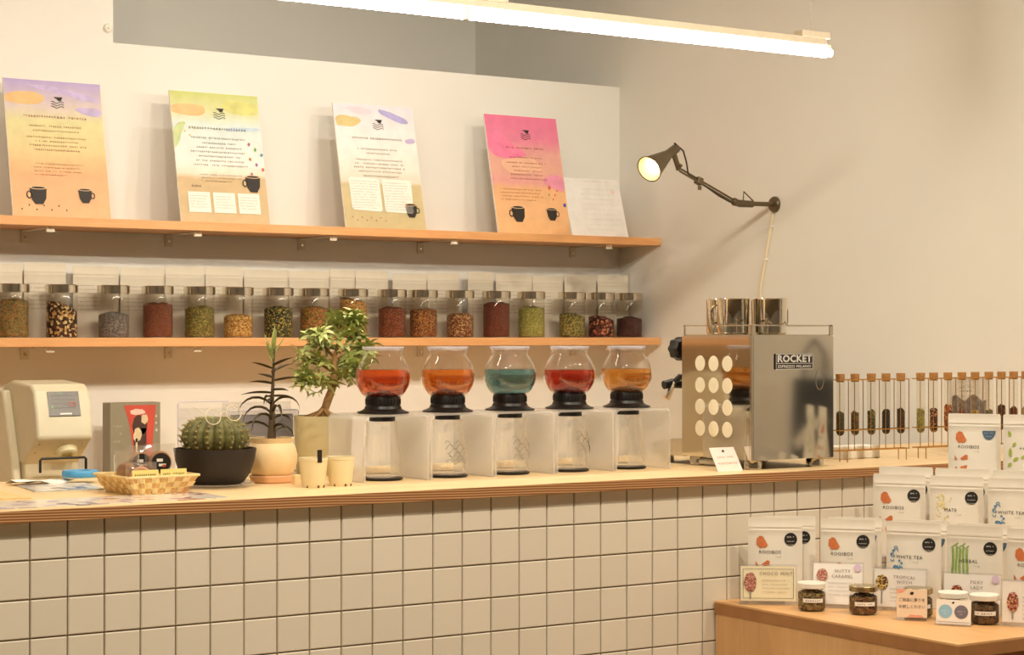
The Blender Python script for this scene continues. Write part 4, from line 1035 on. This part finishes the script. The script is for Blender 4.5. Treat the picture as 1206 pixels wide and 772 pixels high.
# white cloth under the machine and paper card leaning on it
t = thing('folded_cloth', 'white folded cloth tucked under the espresso machine', 'cloth', (1.80, .190, ZC), 0)
MB().tube([(-.045, .055, .010), (-.04, .02, .0098), (-.035, -.02, .0095), (-.03, -.055, .009)], [.008, .009, .009, .008], 10).build('cloth', M_white, t)
t.location = (1.79, .205, ZC + .0005)
t = thing('small_notice', 'small white paper notice leaning on the espresso machine', 'notice', (1.672, .062, ZC), .02)
pc = MB().box(-.037, .037, 0, .001, 0, .062).build('card', M('notice_pinkish', '#f3e4dc', .6), t, rot=(-.55, 0, 0), smooth=0)
decal('print', marks(-.024, .026, .034, .006, 1) + marks(-.028, .030, .018, .006, 2), M('pink_ink', '#c69a90', .6), pc, -.0006)
decal('logo', [blob(.0, .052, .004, .003, .2, 8, 1)], M_ink, pc, -.0006)

# ================================================================== TEST TUBE RACKS
M_gold = M('brass_wire', '#b98a45', .3, .9, var=.06)
M_cork = M('cork', '#b07c44', .8, var=.2, scale=200, bump=.3)
M_tt = thin_glass('tube_glass', (.96, .955, .93), 1.42, .02, gain=.9)
tube_me = MB().lathe([(0, -.011), (.006, -.0092), (.0095, -.0055), (.011, 0), (.011, .128), (.0118, .130)], 20).mesh('glass', M_tt)
cork_me = MB().lathe([(0, .122), (.0095, .122), (.0108, .132), (.0112, .142), (0, .142)], 16).mesh('cork', M_cork)
YR = .15
def rack(label, xs, dx0, dx1, legs):
    x0, x1 = xs[0] - dx0, xs[-1] + dx1; zc0 = ZC
    t = thing('tube_rack', label, 'rack', (x0, YR, ZC)); L = x1 - x0
    for nm, zz in (('top_rail', 1.184), ('middle_rail', 1.0605), ('bottom_rail', 1.0105)):
        b = MB()
        for y in (-.0135, .0135): b.tube([(0, y, zz - ZC), (L, y, zz - ZC)], .0013, 6)
        for x in (0, L): b.tube([(x, -.0135, zz - ZC), (x, .0135, zz - ZC)], .0013, 6)
        b.build(nm, M_gold, t)
    for x in xs:
        for s in (-1, 1):
            MB().tube([(x - x0 + s * .0145, -.0135, 1.0105 - ZC), (x - x0 + s * .0145, -.0135, 1.184 - ZC)], .0011, 6).build('upright', M_gold, t)
    for x in legs:
        for y in (-.0135, .0135): MB().tube([(x - x0, y, 0), (x - x0, y, 1.0105 - ZC)], .0013, 6).build('leg', M_gold, t)
    return t
r1 = [2.093, 2.142, 2.197, 2.247, 2.298]
r2 = [2.367, 2.413, 2.464, 2.515, 2.563, 2.614, 2.661, 2.707, 2.753]
rack('short brass wire rack holding five corked tubes beside the espresso machine', r1, .0165, .0165, (2.104, 2.303))
rack('long brass wire rack of corked tubes behind the top tea pouches', r2, .0165, .0165, (2.372, 2.60, 2.752))
fills = [('dark green leaves', ('#3f3a22', '#55502c', '#2c2918'), .055), ('mixed brown and green leaves', ('#4a3a22', '#6a5a30', '#33291a', '#7a4a28'), .056), ('speckled olive leaves', ('#4a4526', '#7a7040', '#332f1c'), .058), ('black tea', ('#1f1a14', '#2d261c', '#15110d'), .058), ('dark brown tea', ('#3c2a1c', '#4d3524', '#2b1d14'), .060),
         ('light green leaves', ('#8d8a46', '#6f6c36', '#a39e58'), .058), ('rose and dark pieces', ('#3a221a', '#c08a5c', '#5c2e20', '#2a1812'), .058), ('orange petals and tea', ('#a4552c', '#4a2a1a', '#c98248'), .066), ('reddish tea', ('#6a3420', '#7d4428'), .05), ('yellow chips', ('#b08c48', '#97722f'), .05), ('grey green tea', ('#6c6a4a', '#55523a'), .05), ('deep brown tea', ('#45281a', '#5a3622', '#331c12'), .062), ('auburn tea', ('#6d3a22', '#57301e'), .055), ('pale straw herbs', ('#b7a064', '#9c8648'), .055)]
for k, x in enumerate(r1 + r2):
    d_, cols, h = fills[k]
    tl = RND.uniform(-.02, .02)
    t = thing('tea_tube', 'corked glass tube of %s held in a brass rack' % d_, 'test tube', (x, YR, 1.0565), 0, 'corked sample tubes')
    inst(tube_me, 'glass', t); inst(cork_me, 'cork', t)
    q = random.Random(k); b = MB().lathe([(0, -.0098), (.0055, -.0082), (.0086, -.0048), (.0098, 0), (.0098, h * .5), (.0098, h - .011), (.005, h - .008), (0, h - .007)], 14)
    b.v = [(a, c, z + (q.uniform(-.003, .004) if z > h - .012 else 0)) for a, c, z in b.v]
    b.build('contents', chips('tube_fill_%02d' % k, cols, 260), t, smooth=50)
# clear bag of dark snacks and a white box behind the racks
t = thing('snack_bag', 'clear bag of dark brown snacks with white label behind the long rack', 'bag', (2.70, .30, ZC), 0)
bb, bf = pouch_shape(.15, .20, .022)
MB().add(bb.v, bb.f).build('bag', thin_glass('bag_film', (.93, .91, .88), 1.45, .15, body=.25, bodycol=(.6, .55, .5)), t, smooth=50)
ib, _ = pouch_shape(.13, .21, .017); ib.v = [(x, y, min(z, .14 + .01 * math.sin(x * 90)) + .002) for x, y, z in ib.v]
ib.build('snacks', chips('snack_brown', ('#4a3426', '#5c4634', '#3a281e', '#6e5844'), 90), t, smooth=0)
lb = decal('label', [rectp(-.045, .02, .152, .182)], M('label_grey', '#cfc6b8', .6), t, wrap=lambda x, z: bf(x, z) - .001)
decal('label_print', marks(-.04, .015, .170, .006, 1) + marks(-.04, .01, .160, .005, 2), M_ink, lb, wrap=lambda x, z: bf(x, z) - .0016)
t = thing('white_box', 'low white paper box lying behind the short tube rack', 'box', (2.235, .26, ZC), 0)
MB().box(-.07, .07, -.03, .03, 0, .030).build('carton', M_white, t, smooth=0, bevel=.002)
MB().box(-.071, .071, -.031, .031, .026, .032).build('carton_lid', M_paper, t, smooth=0, bevel=.002)
t = thing('paper_bag', 'pale paper packet standing behind the first corked tube', 'packet', (2.168, .30, ZC), 0)
MB().prism([(-.012, 0), (.012, 0), (.003, .165), (-.003, .165)], -.03, .03, 'x').build('packet', M('packet_cream', '#dccfae', .6), t, smooth=0)

# ================================================================== DISPLAY TABLE
M_oak = wood('table_oak', '#d3a068', '#e2b47e', 'z', .8); M_oakt = wood('table_top_oak', '#d3a068', '#e2b47e', 'y', .8); M_oake = M('table_edge', '#a87444', .5, var=.08)
ZT_ = .70
t = thing('display_table', 'low oak display table standing against the tiled counter', 'table', (0, 0, 0))
MB().box(1.570, XR - .006, -.737, -.004, ZT_ - .004, ZT_).build('table_top', M_oakt, t, smooth=0)
MB().box(1.5695, XR - .006, -.7375, -.004, ZT_ - .0275, ZT_ - .004).build('top_edge', M_oake, t, smooth=0)
MB().box(1.572, 1.592, -.735, -.006, 0, ZT_ - .0275).build('side_panel', M_oak, t, smooth=0)
MB().box(2.86, 2.88, -.735, -.006, 0, ZT_ - .0275).build('side_panel', M_oak, t, smooth=0)
MB().box(1.592, 2.86, -.10, -.08, 0, ZT_ - .0275).build('back_panel', M_oak, t, smooth=0)
MB().box(1.592, 2.86, -.70, -.10, .25, .27).build('lower_shelf', M_oak, t, smooth=0)

# clear acrylic stepped riser under the rear pouches: runs along the row direction
RA = math.radians(-62)
rowd = Vector((math.cos(RA), math.sin(RA), 0)); rown = Vector((-math.sin(RA), math.cos(RA), 0))   # rown points away from the front
t = thing('acrylic_riser', 'clear acrylic stepped riser carrying the rear tea pouches', 'riser', (2.057, -.202, ZT_), RA)
h2, h3 = .088, .225
b = MB().box(-.122, .30, -.045, .055, h2 - .003, h2).box(-.122, .30, -.045, -.042, 0, h2 - .003).box(-.122, .30, .055, .058, 0, h3 - .003).box(-.122, .30, .055, .145, h3 - .003, h3).box(-.122, .30, .142, .145, 0, h3 - .003)
b.build('steps', M_acl, t, smooth=0)
eb = MB()
for y, z in ((-.045, h2), (.055, h3)): eb.tube([(-.122, y, z - .0015), (.30, y, z - .0015)], .0017, 6)
eb.build('step_edges', M('acrylic_edge', '#c9c4d4', .3), t)

# tea pouches
PWd, PHt = .120, .186
pbm, pfr = pouch_shape(PWd, PHt, .020)
pouch_me = pbm.mesh('bag', M_pouch, 50)
wr = lambda off: (lambda x, z: pfr(x, z) - off)
M_org = M('seed_orange', '#cf7440', .6, var=.12, scale=60); M_blu = M('flower_blue', '#4c83ad', .6, var=.2, scale=60); M_ylw = M('dot_yellow', '#ecd98a', .6, var=.1); M_grn = M('stalk_green', '#8fae5a', .6, var=.15, scale=60); M_lgr = M('leaf_print_green', '#a3b24c', .6, var=.1); M_navy = M('sticker_blue', '#4c647c', .5)
def make_pouch(kind, word, sticker='black'):
    t = thing('tea_pouch', 'proto', 'pouch', (0, 0, -5))
    b = inst(pouch_me, 'bag', t)
    Z = lambda px: PHt - px / 540.0          # distance below the top
    if kind == 'rooibos':
        p = [[(-.042, Z(32)), (-.041, Z(25)), (-.034, Z(22)), (-.027, Z(23)), (-.021, Z(29)), (-.0165, Z(33)), (-.021, Z(36)), (-.035, Z(36.5))],
             [(-.044, Z(58)), (-.044, Z(52)), (-.037, Z(58))], [(-.031, Z(56)), (-.018, Z(51)), (-.013, Z(52)), (-.013, Z(57)), (-.026, Z(58))],
             [(-.030, Z(66)), (-.014, Z(64)), (-.016, Z(71)), (-.027, Z(73))], [(-.046, Z(70)), (-.040, Z(66)), (-.036, Z(70)), (-.042, Z(74))]]
        [decal('seed_print', [q_], M_org, t, wrap=wr(.0010)) for q_ in p]
    elif kind == 'mate':
        q = random.Random(4); p = []
        for k in range(75):
            x = -.048 + .034 * q.random() ** 1.0 + .004; z = Z(22 + 66 * q.random())
            if x > -.022 and q.random() < .6: continue
            p.append(circ(x, z, .0021, n=7))
        decal('dot_print', p, M_ylw, t, wrap=wr(.0010))
    elif kind == 'white':
        q = random.Random(8); p = []
        for k in range(20):
            cx = -.046 + .022 * q.random(); cz = Z(24 + 62 * q.random()); r = q.uniform(.003, .0055); a = q.uniform(0, 6)
            p += stroke([(cx + r * math.cos(a + s * .6), cz + r * .8 * math.sin(a + s * .6)) for s in range(8)], .0017)
        for k in range(7): p.append(blob(-.046 + .028 * q.random(), Z(30 + 55 * q.random()), .0030, .0026, .2, 8, k))
        decal('flower_print', p, M_blu, t, wrap=wr(.0010))
    elif kind == 'herbal':
        p = []
        for k in range(5):
            x = -.046 + .0078 * k
            p += stroke([(x + .001 * math.sin(i + k), Z(28 - 3 * (k % 2) + i * 7)) for i in range(8)], .0046 if k % 2 else .0056)
            p += stroke([(x - .003, Z(27 - 3 * (k % 2))), (x + .003, Z(24 - 3 * (k % 2)))], .003)
        decal('stalk_print', p, M_grn, t, wrap=wr(.0010))
    elif kind == 'leaf':
        p = []
        for k, (x, z, a, L) in enumerate(((-.045, Z(24), 1.9, .016), (-.034, Z(37), 1.0, .013), (-.043, Z(47), 1.6, .024), (-.030, Z(55), .6, .016), (-.044, Z(62), .8, .013), (-.012, Z(52), .5, .016))):
            ca, sa = math.cos(a), math.sin(a)
            p.append([(x + ca * u * L - sa * v, z + sa * u * L + ca * v) for u, v in ((-.5, 0), (-.2, .0036), (.15, .0036), (.5, 0), (.15, -.0036), (-.2, -.0036))])
        decal('leaf_print', p, M_lgr, t, wrap=wr(.0010))
    if word:
        text(word, .0102, M_ink, t, -.012 + .004 * (len(word) > 7), 0, Z(41.5), wrap=wr(.0012), name='lettering', spacing=1.15)
    else:
        decal('lettering', marks(-.022, .012, Z(43), .006, 2), M_ink, t, wrap=wr(.0012))
    decal('small_print', marks(.000, .014, Z(47.5), .0026, 3), M_greyink, t, wrap=wr(.0012))
    if sticker == 'black':
        s = decal('sticker', [circ(.034, Z(26), .0142, n=28)], M_black, t, wrap=wr(.0012))
        decal('sticker_print', marks(.026, .042, Z(24), .0032, 1, .15) + marks(.025, .043, Z(29), .0022, 2, .3) + marks(.027, .041, Z(33), .0020, 3, .4), M_paper, s, wrap=wr(.0017))
    else:
        s = decal('sticker', [circ(.034, Z(21), .0150, .021, 20, PI, 2 * PI)], M_navy, t, wrap=wr(.0012))
        decal('sticker_print', marks(.024, .044, Z(24.5), .0028, 1, .2) + marks(.026, .042, Z(28.5), .0022, 2, .3), M('pale_blue_print', '#b9c6cf', .6), s, wrap=wr(.0017))
    return t
PR = {'r': make_pouch('rooibos', 'ROOIBOS'), 'rb': make_pouch('rooibos', 'ROOIBOS', 'cup'), 'm': make_pouch('mate', 'MATE'), 'w': make_pouch('white', 'WHITE TEA'), 'wb': make_pouch('white', 'WHITE TEA', 'cup'), 'h': make_pouch('herbal', 'HERBAL'), 'l': make_pouch('leaf', None, 'cup')}
used = set()
def put(kind, label, x, y, z, rz, grp):
    p = PR[kind]
    if kind in used: return dup(p, label, (x, y, z), rz, grp)
    used.add(kind); p.location = (x, y, z); p.rotation_euler = (0, 0, rz); p['label'] = label; p['group'] = grp; return p
G1, G2, G3 = 'tea pouches on the table', 'tea pouches on the middle step', 'tea pouches on the top step'
dn = rown * .046
def row(kind, lab, lab2, x, y, z, rz, g, n=2, kind2=None):
    nn = Vector((-math.sin(rz), math.cos(rz), 0)) * .046
    put(kind, lab, x, y, z, rz, g)
    if n > 1: put(kind2 or kind, lab2, x + nn.x + .010 * math.cos(rz), y + nn.y + .010 * math.sin(rz), z, rz, g)
ZT2 = ZT_ + .0004
row('r', 'white ROOIBOS pouch with black sticker right behind the choco mint card', 'white pouch half hidden behind the ROOIBOS pouch by the tiles', 1.684, -.078, ZT2, math.radians(-38), G1, 1)
put('h', 'white pouch half hidden behind the ROOIBOS pouch by the tiles', 1.733, -.0675, ZT2, math.radians(-38), G1).scale = (1, .6, 1)
row('r', 'white ROOIBOS pouch with black sticker behind the nutty caramel card', 'white pouch with blue cup sticker hidden behind the nutty caramel ROOIBOS pouch', 1.792, -.196, ZT2, math.radians(-50), G1, 2, 'rb')
row('w', 'white pouch with blue floral WHITE TEA print behind the tropical card', 'second WHITE TEA pouch with blue cup sticker, behind the tropical one', 1.868, -.322, ZT2, math.radians(-58), G1, 2, 'wb')
row('h', 'white HERBAL pouch with green stalk print behind the foxy lady card', 'pouch with blue cup sticker hidden behind the HERBAL pouch', 1.918, -.452, ZT2, math.radians(-60), G1, 2, 'wb')
row('r', 'white pouch with orange seeds behind the spoon card at table corner', 'pouch hidden behind the orange seed pouch at table corner', 1.966, -.578, ZT2, math.radians(-62), G1, 1)
Z2_, Z3_ = ZT_ + h2 + .0004, ZT_ + h3 + .0004
def on_riser(a, c, z):
    o = Vector((2.057, -.202, 0)) + rowd * a + rown * c; return (o.x, o.y, z)
for k, (kind, a, lab, lab2) in enumerate((('r', -.078, 'front ROOIBOS pouch with black sticker on the middle acrylic step', 'taller standing ROOIBOS pouch at the back of the middle acrylic step'),
                                          ('m', .055, 'MATE pouch with yellow dots and black sticker on the middle step', 'plain backed pouch behind the yellow dotted MATE pouch'),
                                          ('w', .188, 'WHITE TEA pouch with black sticker on the middle acrylic step', 'pouch behind the WHITE TEA pouch on the middle acrylic step'))):
    put(kind, lab, *on_riser(a, -.020, Z2_), RA + .10, G2)
    o = put(kind, lab2, *on_riser(a, .031, Z2_), RA + .10, G2); o.scale = (1.04, 1, 1.075)
put('rb', 'ROOIBOS pouch with blue cup sticker on the top acrylic step', *on_riser(.062, .105, Z3_), RA + .10, G3)
put('l', 'pouch with green leaf print on the top acrylic step', *on_riser(.190, .105, Z3_), RA + .10, G3)

# cards in clear holders
M_cardw = M('card_white', '#f6f1ea', .55, var=.015); M_cardc = M('card_cream', '#f3e8c6', .55, var=.02); M_lil = M('lilac', '#dcc4dc', .6)
M_spoon = M('spoon_print', '#9a9088', .6); M_pinkm = chips('spoon_heap_pink', ('#b57468', '#c98a7a', '#a05e52', '#d3a08c'), 300); M_mix = chips('spoon_heap_mix', ('#c46a44', '#e0b078', '#8a4430', '#d98a8a', '#6d3a2a'), 330); M_mixy = chips('spoon_heap_yellow', ('#c9a048', '#7a5a34', '#e6d08a', '#5a3a28'), 300)
def card_stand(label, x, y, rz, w, h, title, mat=M_cardw, lean=.10, heap=M_mix, spoon=(-.3, .5, .010, .018), border=False, tag_=False, tsize=.010, tx=.012, z=ZT_, lines=4, fd=.030):
    t = thing('card_stand', label, 'card stand', (x, y, z + .0004), rz)
    hd = MB().box(-w / 2, w / 2, .0012, .0026, .004, h).build('holder', M_acl, t, rot=(-lean, 0, 0), smooth=0)
    MB().box(-w / 2, w / 2, -.012 if fd > .02 else -.005, fd, 0, .0035).build('foot', M_acl, t, smooth=0)
    MB().box(-w / 2, w / 2, -.0032, -.0022, h - .002, h).box(-w / 2, w / 2, -.0032, -.0022, .004, .0055).box(-w / 2, -w / 2 + .0014, -.0032, -.0022, .004, h).build('holder_edge', M_acl, t, rot=(-lean, 0, 0), smooth=0)
    c = MB().box(-w / 2 + .003, w / 2 - .003, -.0007, .0009, .008, h - .004).build('card', mat, t, rot=(-lean, 0, 0), smooth=0)
    yy = -.0028
    if title:
        for k, s in enumerate(title.split('\n')): text(s, tsize, M('title_ink', '#6b5f58', .6), c, tx, yy, h - .020 - k * tsize * 1.25, spacing=1.2, name='lettering')
    if border: decal('border', stroke([(-w / 2 + .008, .014), (w / 2 - .008, .014), (w / 2 - .008, h - .010), (-w / 2 + .008, h - .010), (-w / 2 + .008, .014)], .0008), M_ink, c, yy)
    if spoon:
        sx, sz, rx, rz_ = spoon
        decal('spoon_handle', [rectp(sx * w - .0016, sx * w + .0016, .014, sz * h)], M_spoon, c, yy)
        decal('spoon_heap', [blob(sx * w, sz * h + rz_ * .6, rx, rz_, .06, 20, 3)], heap, c, yy - .0004)
    L = []
    for k in range(lines): L += marks(tx - .030, tx + .030 - .006 * (k % 2), h - .036 - (tsize * 1.25 if title and '\n' in title else 0) - k * .0085, .0032, k, .5)
    if L: decal('text_lines', L, M_greyink, c, yy)
    if tag_: decal('lilac_dot', [circ(w / 2 - .013, h - .012, .0085)], M_lil, c, yy - .0002)
    return t
card_stand('cream card reading CHOCO MINT in a clear stand at table end', 1.628, -.119, math.radians(-39), .126, .088, 'CHOCO MINT', M_cardc, spoon=(-.31, .42, .0135, .021), heap=M_pinkm, border=True, tsize=.0098, tx=.017)
card_stand('white card reading NUTTY CARAMEL leaning in a clear stand', 1.719, -.240, math.radians(-50), .112, .100, 'NUTTY\nCARAMEL', lean=.22, spoon=(-.30, .62, .012, .014), heap=M_pinkm, tag_=True, tsize=.0092, tx=.010)
card_stand('white TROPICAL card with yellow heaped spoon in a clear stand', 1.800, -.347, math.radians(-56), .116, .092, 'TROPICAL\nWITCH', spoon=(-.33, .55, .0135, .016), heap=M_mixy, tsize=.0088, tx=.010)
card_stand('white FOXY LADY card with lilac dot in a clear stand', 1.866, -.492, math.radians(-58), .124, .092, 'FOXY\nLADY', spoon=(-.25, .48, .0125, .013), heap=M_mix, tag_=True, tsize=.0092, tx=.010)
card_stand('white spoon card in a clear stand at the table corner', 1.853, -.654, math.radians(-56), .104, .094, None, spoon=(-.27, .40, .0115, .020), heap=M_mix, tx=.022, lines=6)
card_stand('white strip card in a clear holder on the top acrylic step', *on_riser(.062, .064, 0)[:2], RA + .10, .120, .024, None, lean=.05, spoon=None, tag_=True, z=ZT_ + h3, lines=0, fd=.006)

# small sample jars
M_sj = thin_glass('sample_glass', (.95, .945, .91), 1.5, .01, gain=1.1)
sj_me = MB().lathe([(0, 0), (.0262, 0), (.0285, .003), (.0292, .010), (.0292, .034), (.0275, .040), (.0255, .042), (.0255, .048)], 32).mesh('glass', M_sj)
sl_me = MB().lathe([(0, .0565), (.0272, .0565), (.0285, .055), (.0285, .0465), (.0275, .0455), (0, .0455)], 36)
def sample_jar(label, x, y, rz, lidm, cols, k, h=.034):
    t = thing('sample_jar', label, 'jar', (x, y, ZT_ + .0004), rz, 'small sample jars on the table')
    t.scale = (1.07, 1.07, 1.07); inst(sj_me, 'glass', t); MB().add(sl_me.v, sl_me.f).build('lid', lidm, t)
    contents(.0272, h, 0, k + 40, 24, .003).build('contents', chips('sample_%d' % k, cols, 200), t, smooth=60)
    b = MB(); n = 12
    for i in range(n + 1):
        a = -PI / 2 - .75 + 1.45 * i / n
        for z in (.0185, .0265): b.v.append((.0297 * math.cos(a), .0297 * math.sin(a), z))
    b.f = [(2 * i, 2 * i + 2, 2 * i + 3, 2 * i + 1) for i in range(n)]
    lb = b.build('label', M_cardw, t, smooth=0)
    m = MB()
    for p in marks(-.016, .012, .0208, .0036, k, .5): m.flat(p)
    m.v = [(.0300 * math.cos(-PI / 2 + x / .0297), .0300 * math.sin(-PI / 2 + x / .0297), z) for x, _, z in m.v]
    m.build('label_print', M_ink, lb, smooth=0)
    return t
M_wlid = M('lid_white', '#efe9de', .4); M_glid = M('lid_gold', '#b8a67c', .25, .9)
sample_jar('small glass sample jar with white lid before the nutty caramel card', 1.651, -.234, -.6, M_wlid, ('#6a5636', '#8a7448', '#4a3a24', '#a08a58'), 0)
sample_jar('small glass sample jar with gold metal lid', 1.706, -.335, -.6, M_glid, ('#5a3a22', '#7a5230', '#45301c', '#8f7040'), 1)
sample_jar('small glass sample jar with gold lid behind the Japanese sign', 1.777, -.426, -.6, M_glid, ('#6a5636', '#8a7448', '#4a3a24'), 2)
sample_jar('small glass sample jar with white lid behind the two-circle card', 1.790, -.512, -.6, M_wlid, ('#c9b48c', '#a8946a', '#8a744a'), 3)
sample_jar('small glass sample jar of brown tea with white lid by table corner', 1.817, -.574, -.75, M_wlid, ('#4f3620', '#6a4a2c', '#3a2818', '#7a6038'), 4, .036)
# Japanese sign and circle card
t = thing('table_sign', 'small pinkish table sign with two lines of Japanese writing', 'sign', (1.722, -.462, ZT_ + .0004), math.radians(-48))
hd = MB().box(-.033, .033, -.0018, .002, .003, .070).build('holder', M_acl, t, rot=(-.10, 0, 0), smooth=0)
MB().box(-.030, .030, -.010, .028, 0, .003).build('foot', M_acl, t, smooth=0)
c = MB().box(-.031, .031, -.0032, -.0022, .006, .064).build('card', M('sign_peach', '#f0d8be', .6, var=.04), t, rot=(-.10, 0, 0), smooth=0)
text('ご自由に香りを', .0078, M_ink, c, 0, -.0040, .042); text('お試しください', .0078, M_ink, c, 0, -.0040, .028)
decal('logo', [blob(0, .056, .0042, .003, .2, 9, 1)], M_ink, c, -.0040)
decal('pink_wash', [[(-.031, .064), (-.012, .064), (-.020, .057), (-.031, .055)], [(-.010, .006), (.026, .006), (.020, .011), (-.004, .012)]], M('coral_wash', '#eba48c', .6), c, -.0036)
t = thing('circle_card', 'small white card with one blue and one grey circle', 'card', (1.741, -.560, ZT_ + .0004), math.radians(-56))
MB().box(-.036, .036, -.010, .028, 0, .003).build('foot', M_acl, t, smooth=0)
c = MB().box(-.035, .035, -.0012, .0012, .003, .052).build('card', M_cardw, t, rot=(-.16, 0, 0), smooth=0)
for x, cl, nm in ((-.0165, '#96c3de', 'blue_circle'), (.0155, '#76717e', 'grey_circle')):
    o = decal(nm, [circ(x, .028, .0138, n=30)], M(nm, cl, .6), c, -.0018)
    decal('circle_print', marks(x - .007, x + .007, .028, .0024, 1, .4) + marks(x - .003, x + .003, .022, .0024, 2, .4), M_paper, o, -.0022)
decal('logo', [blob(-.001, .046, .0028, .002, .2, 9, 1)], M_ink, c, -.0018)
decal('rule', [rectp(-.033, .033, .0065, .0072)], M_greyink, c, -.0018)

# ================================================================== SHOP SIDE OF THE RIGHT WALL (unseen bag and sheet, added for the machine to reflect)
M_nav = M('navy_canvas', '#3b4048', .8, var=.1, scale=60, bump=.2)
t = thing('unseen_tote_bag', 'dark navy canvas tote bag with white stripe, added unseen for machine reflection', 'tote bag', (XR, -1.055, 1.02))
MB().prism([(-.10, -.17), (.10, -.17), (.085, .14), (-.085, .14)], -.035, -.004, 'x').build('bag', M_nav, t, smooth=0, bevel=.006)
MB().prism([(-.06, -.09), (.02, -.02), (.07, .0), (.06, .025), (.0, .01), (-.08, -.06)], -.0365, -.035, 'x').build('stripe', M_paper, t, smooth=0)
MB().tube([(-.02, -.05, .135), (-.02, -.045, .22), (-.02, 0, .262), (-.02, .045, .22), (-.02, .05, .135)], .006, 8).build('strap', M_nav, t)
MB().tube([(0, 0, .250), (-.03, 0, .250), (-.034, 0, .262)], .004, 8).build('hook', M_steel, t)
t = thing('unseen_price_sheet', 'white printed price sheet added unseen beside the tote bag for machine reflection', 'sheet', (XR, -1.30, 1.02))  # added out of view so the steel panel mirrors something pale
MB().box(-.003, -.0005, -.075, .085, -.10, .14).build('sheet', M_paper, t, smooth=0)
lb = MB()
for k in range(8):
    for p in marks(-.06, .06 - .02 * (k % 3), .10 - .024 * k, .007, k): lb.ngon([(-.0036, -a, b) for a, b in p])
lb.build('print', M_greyink, t, smooth=0)
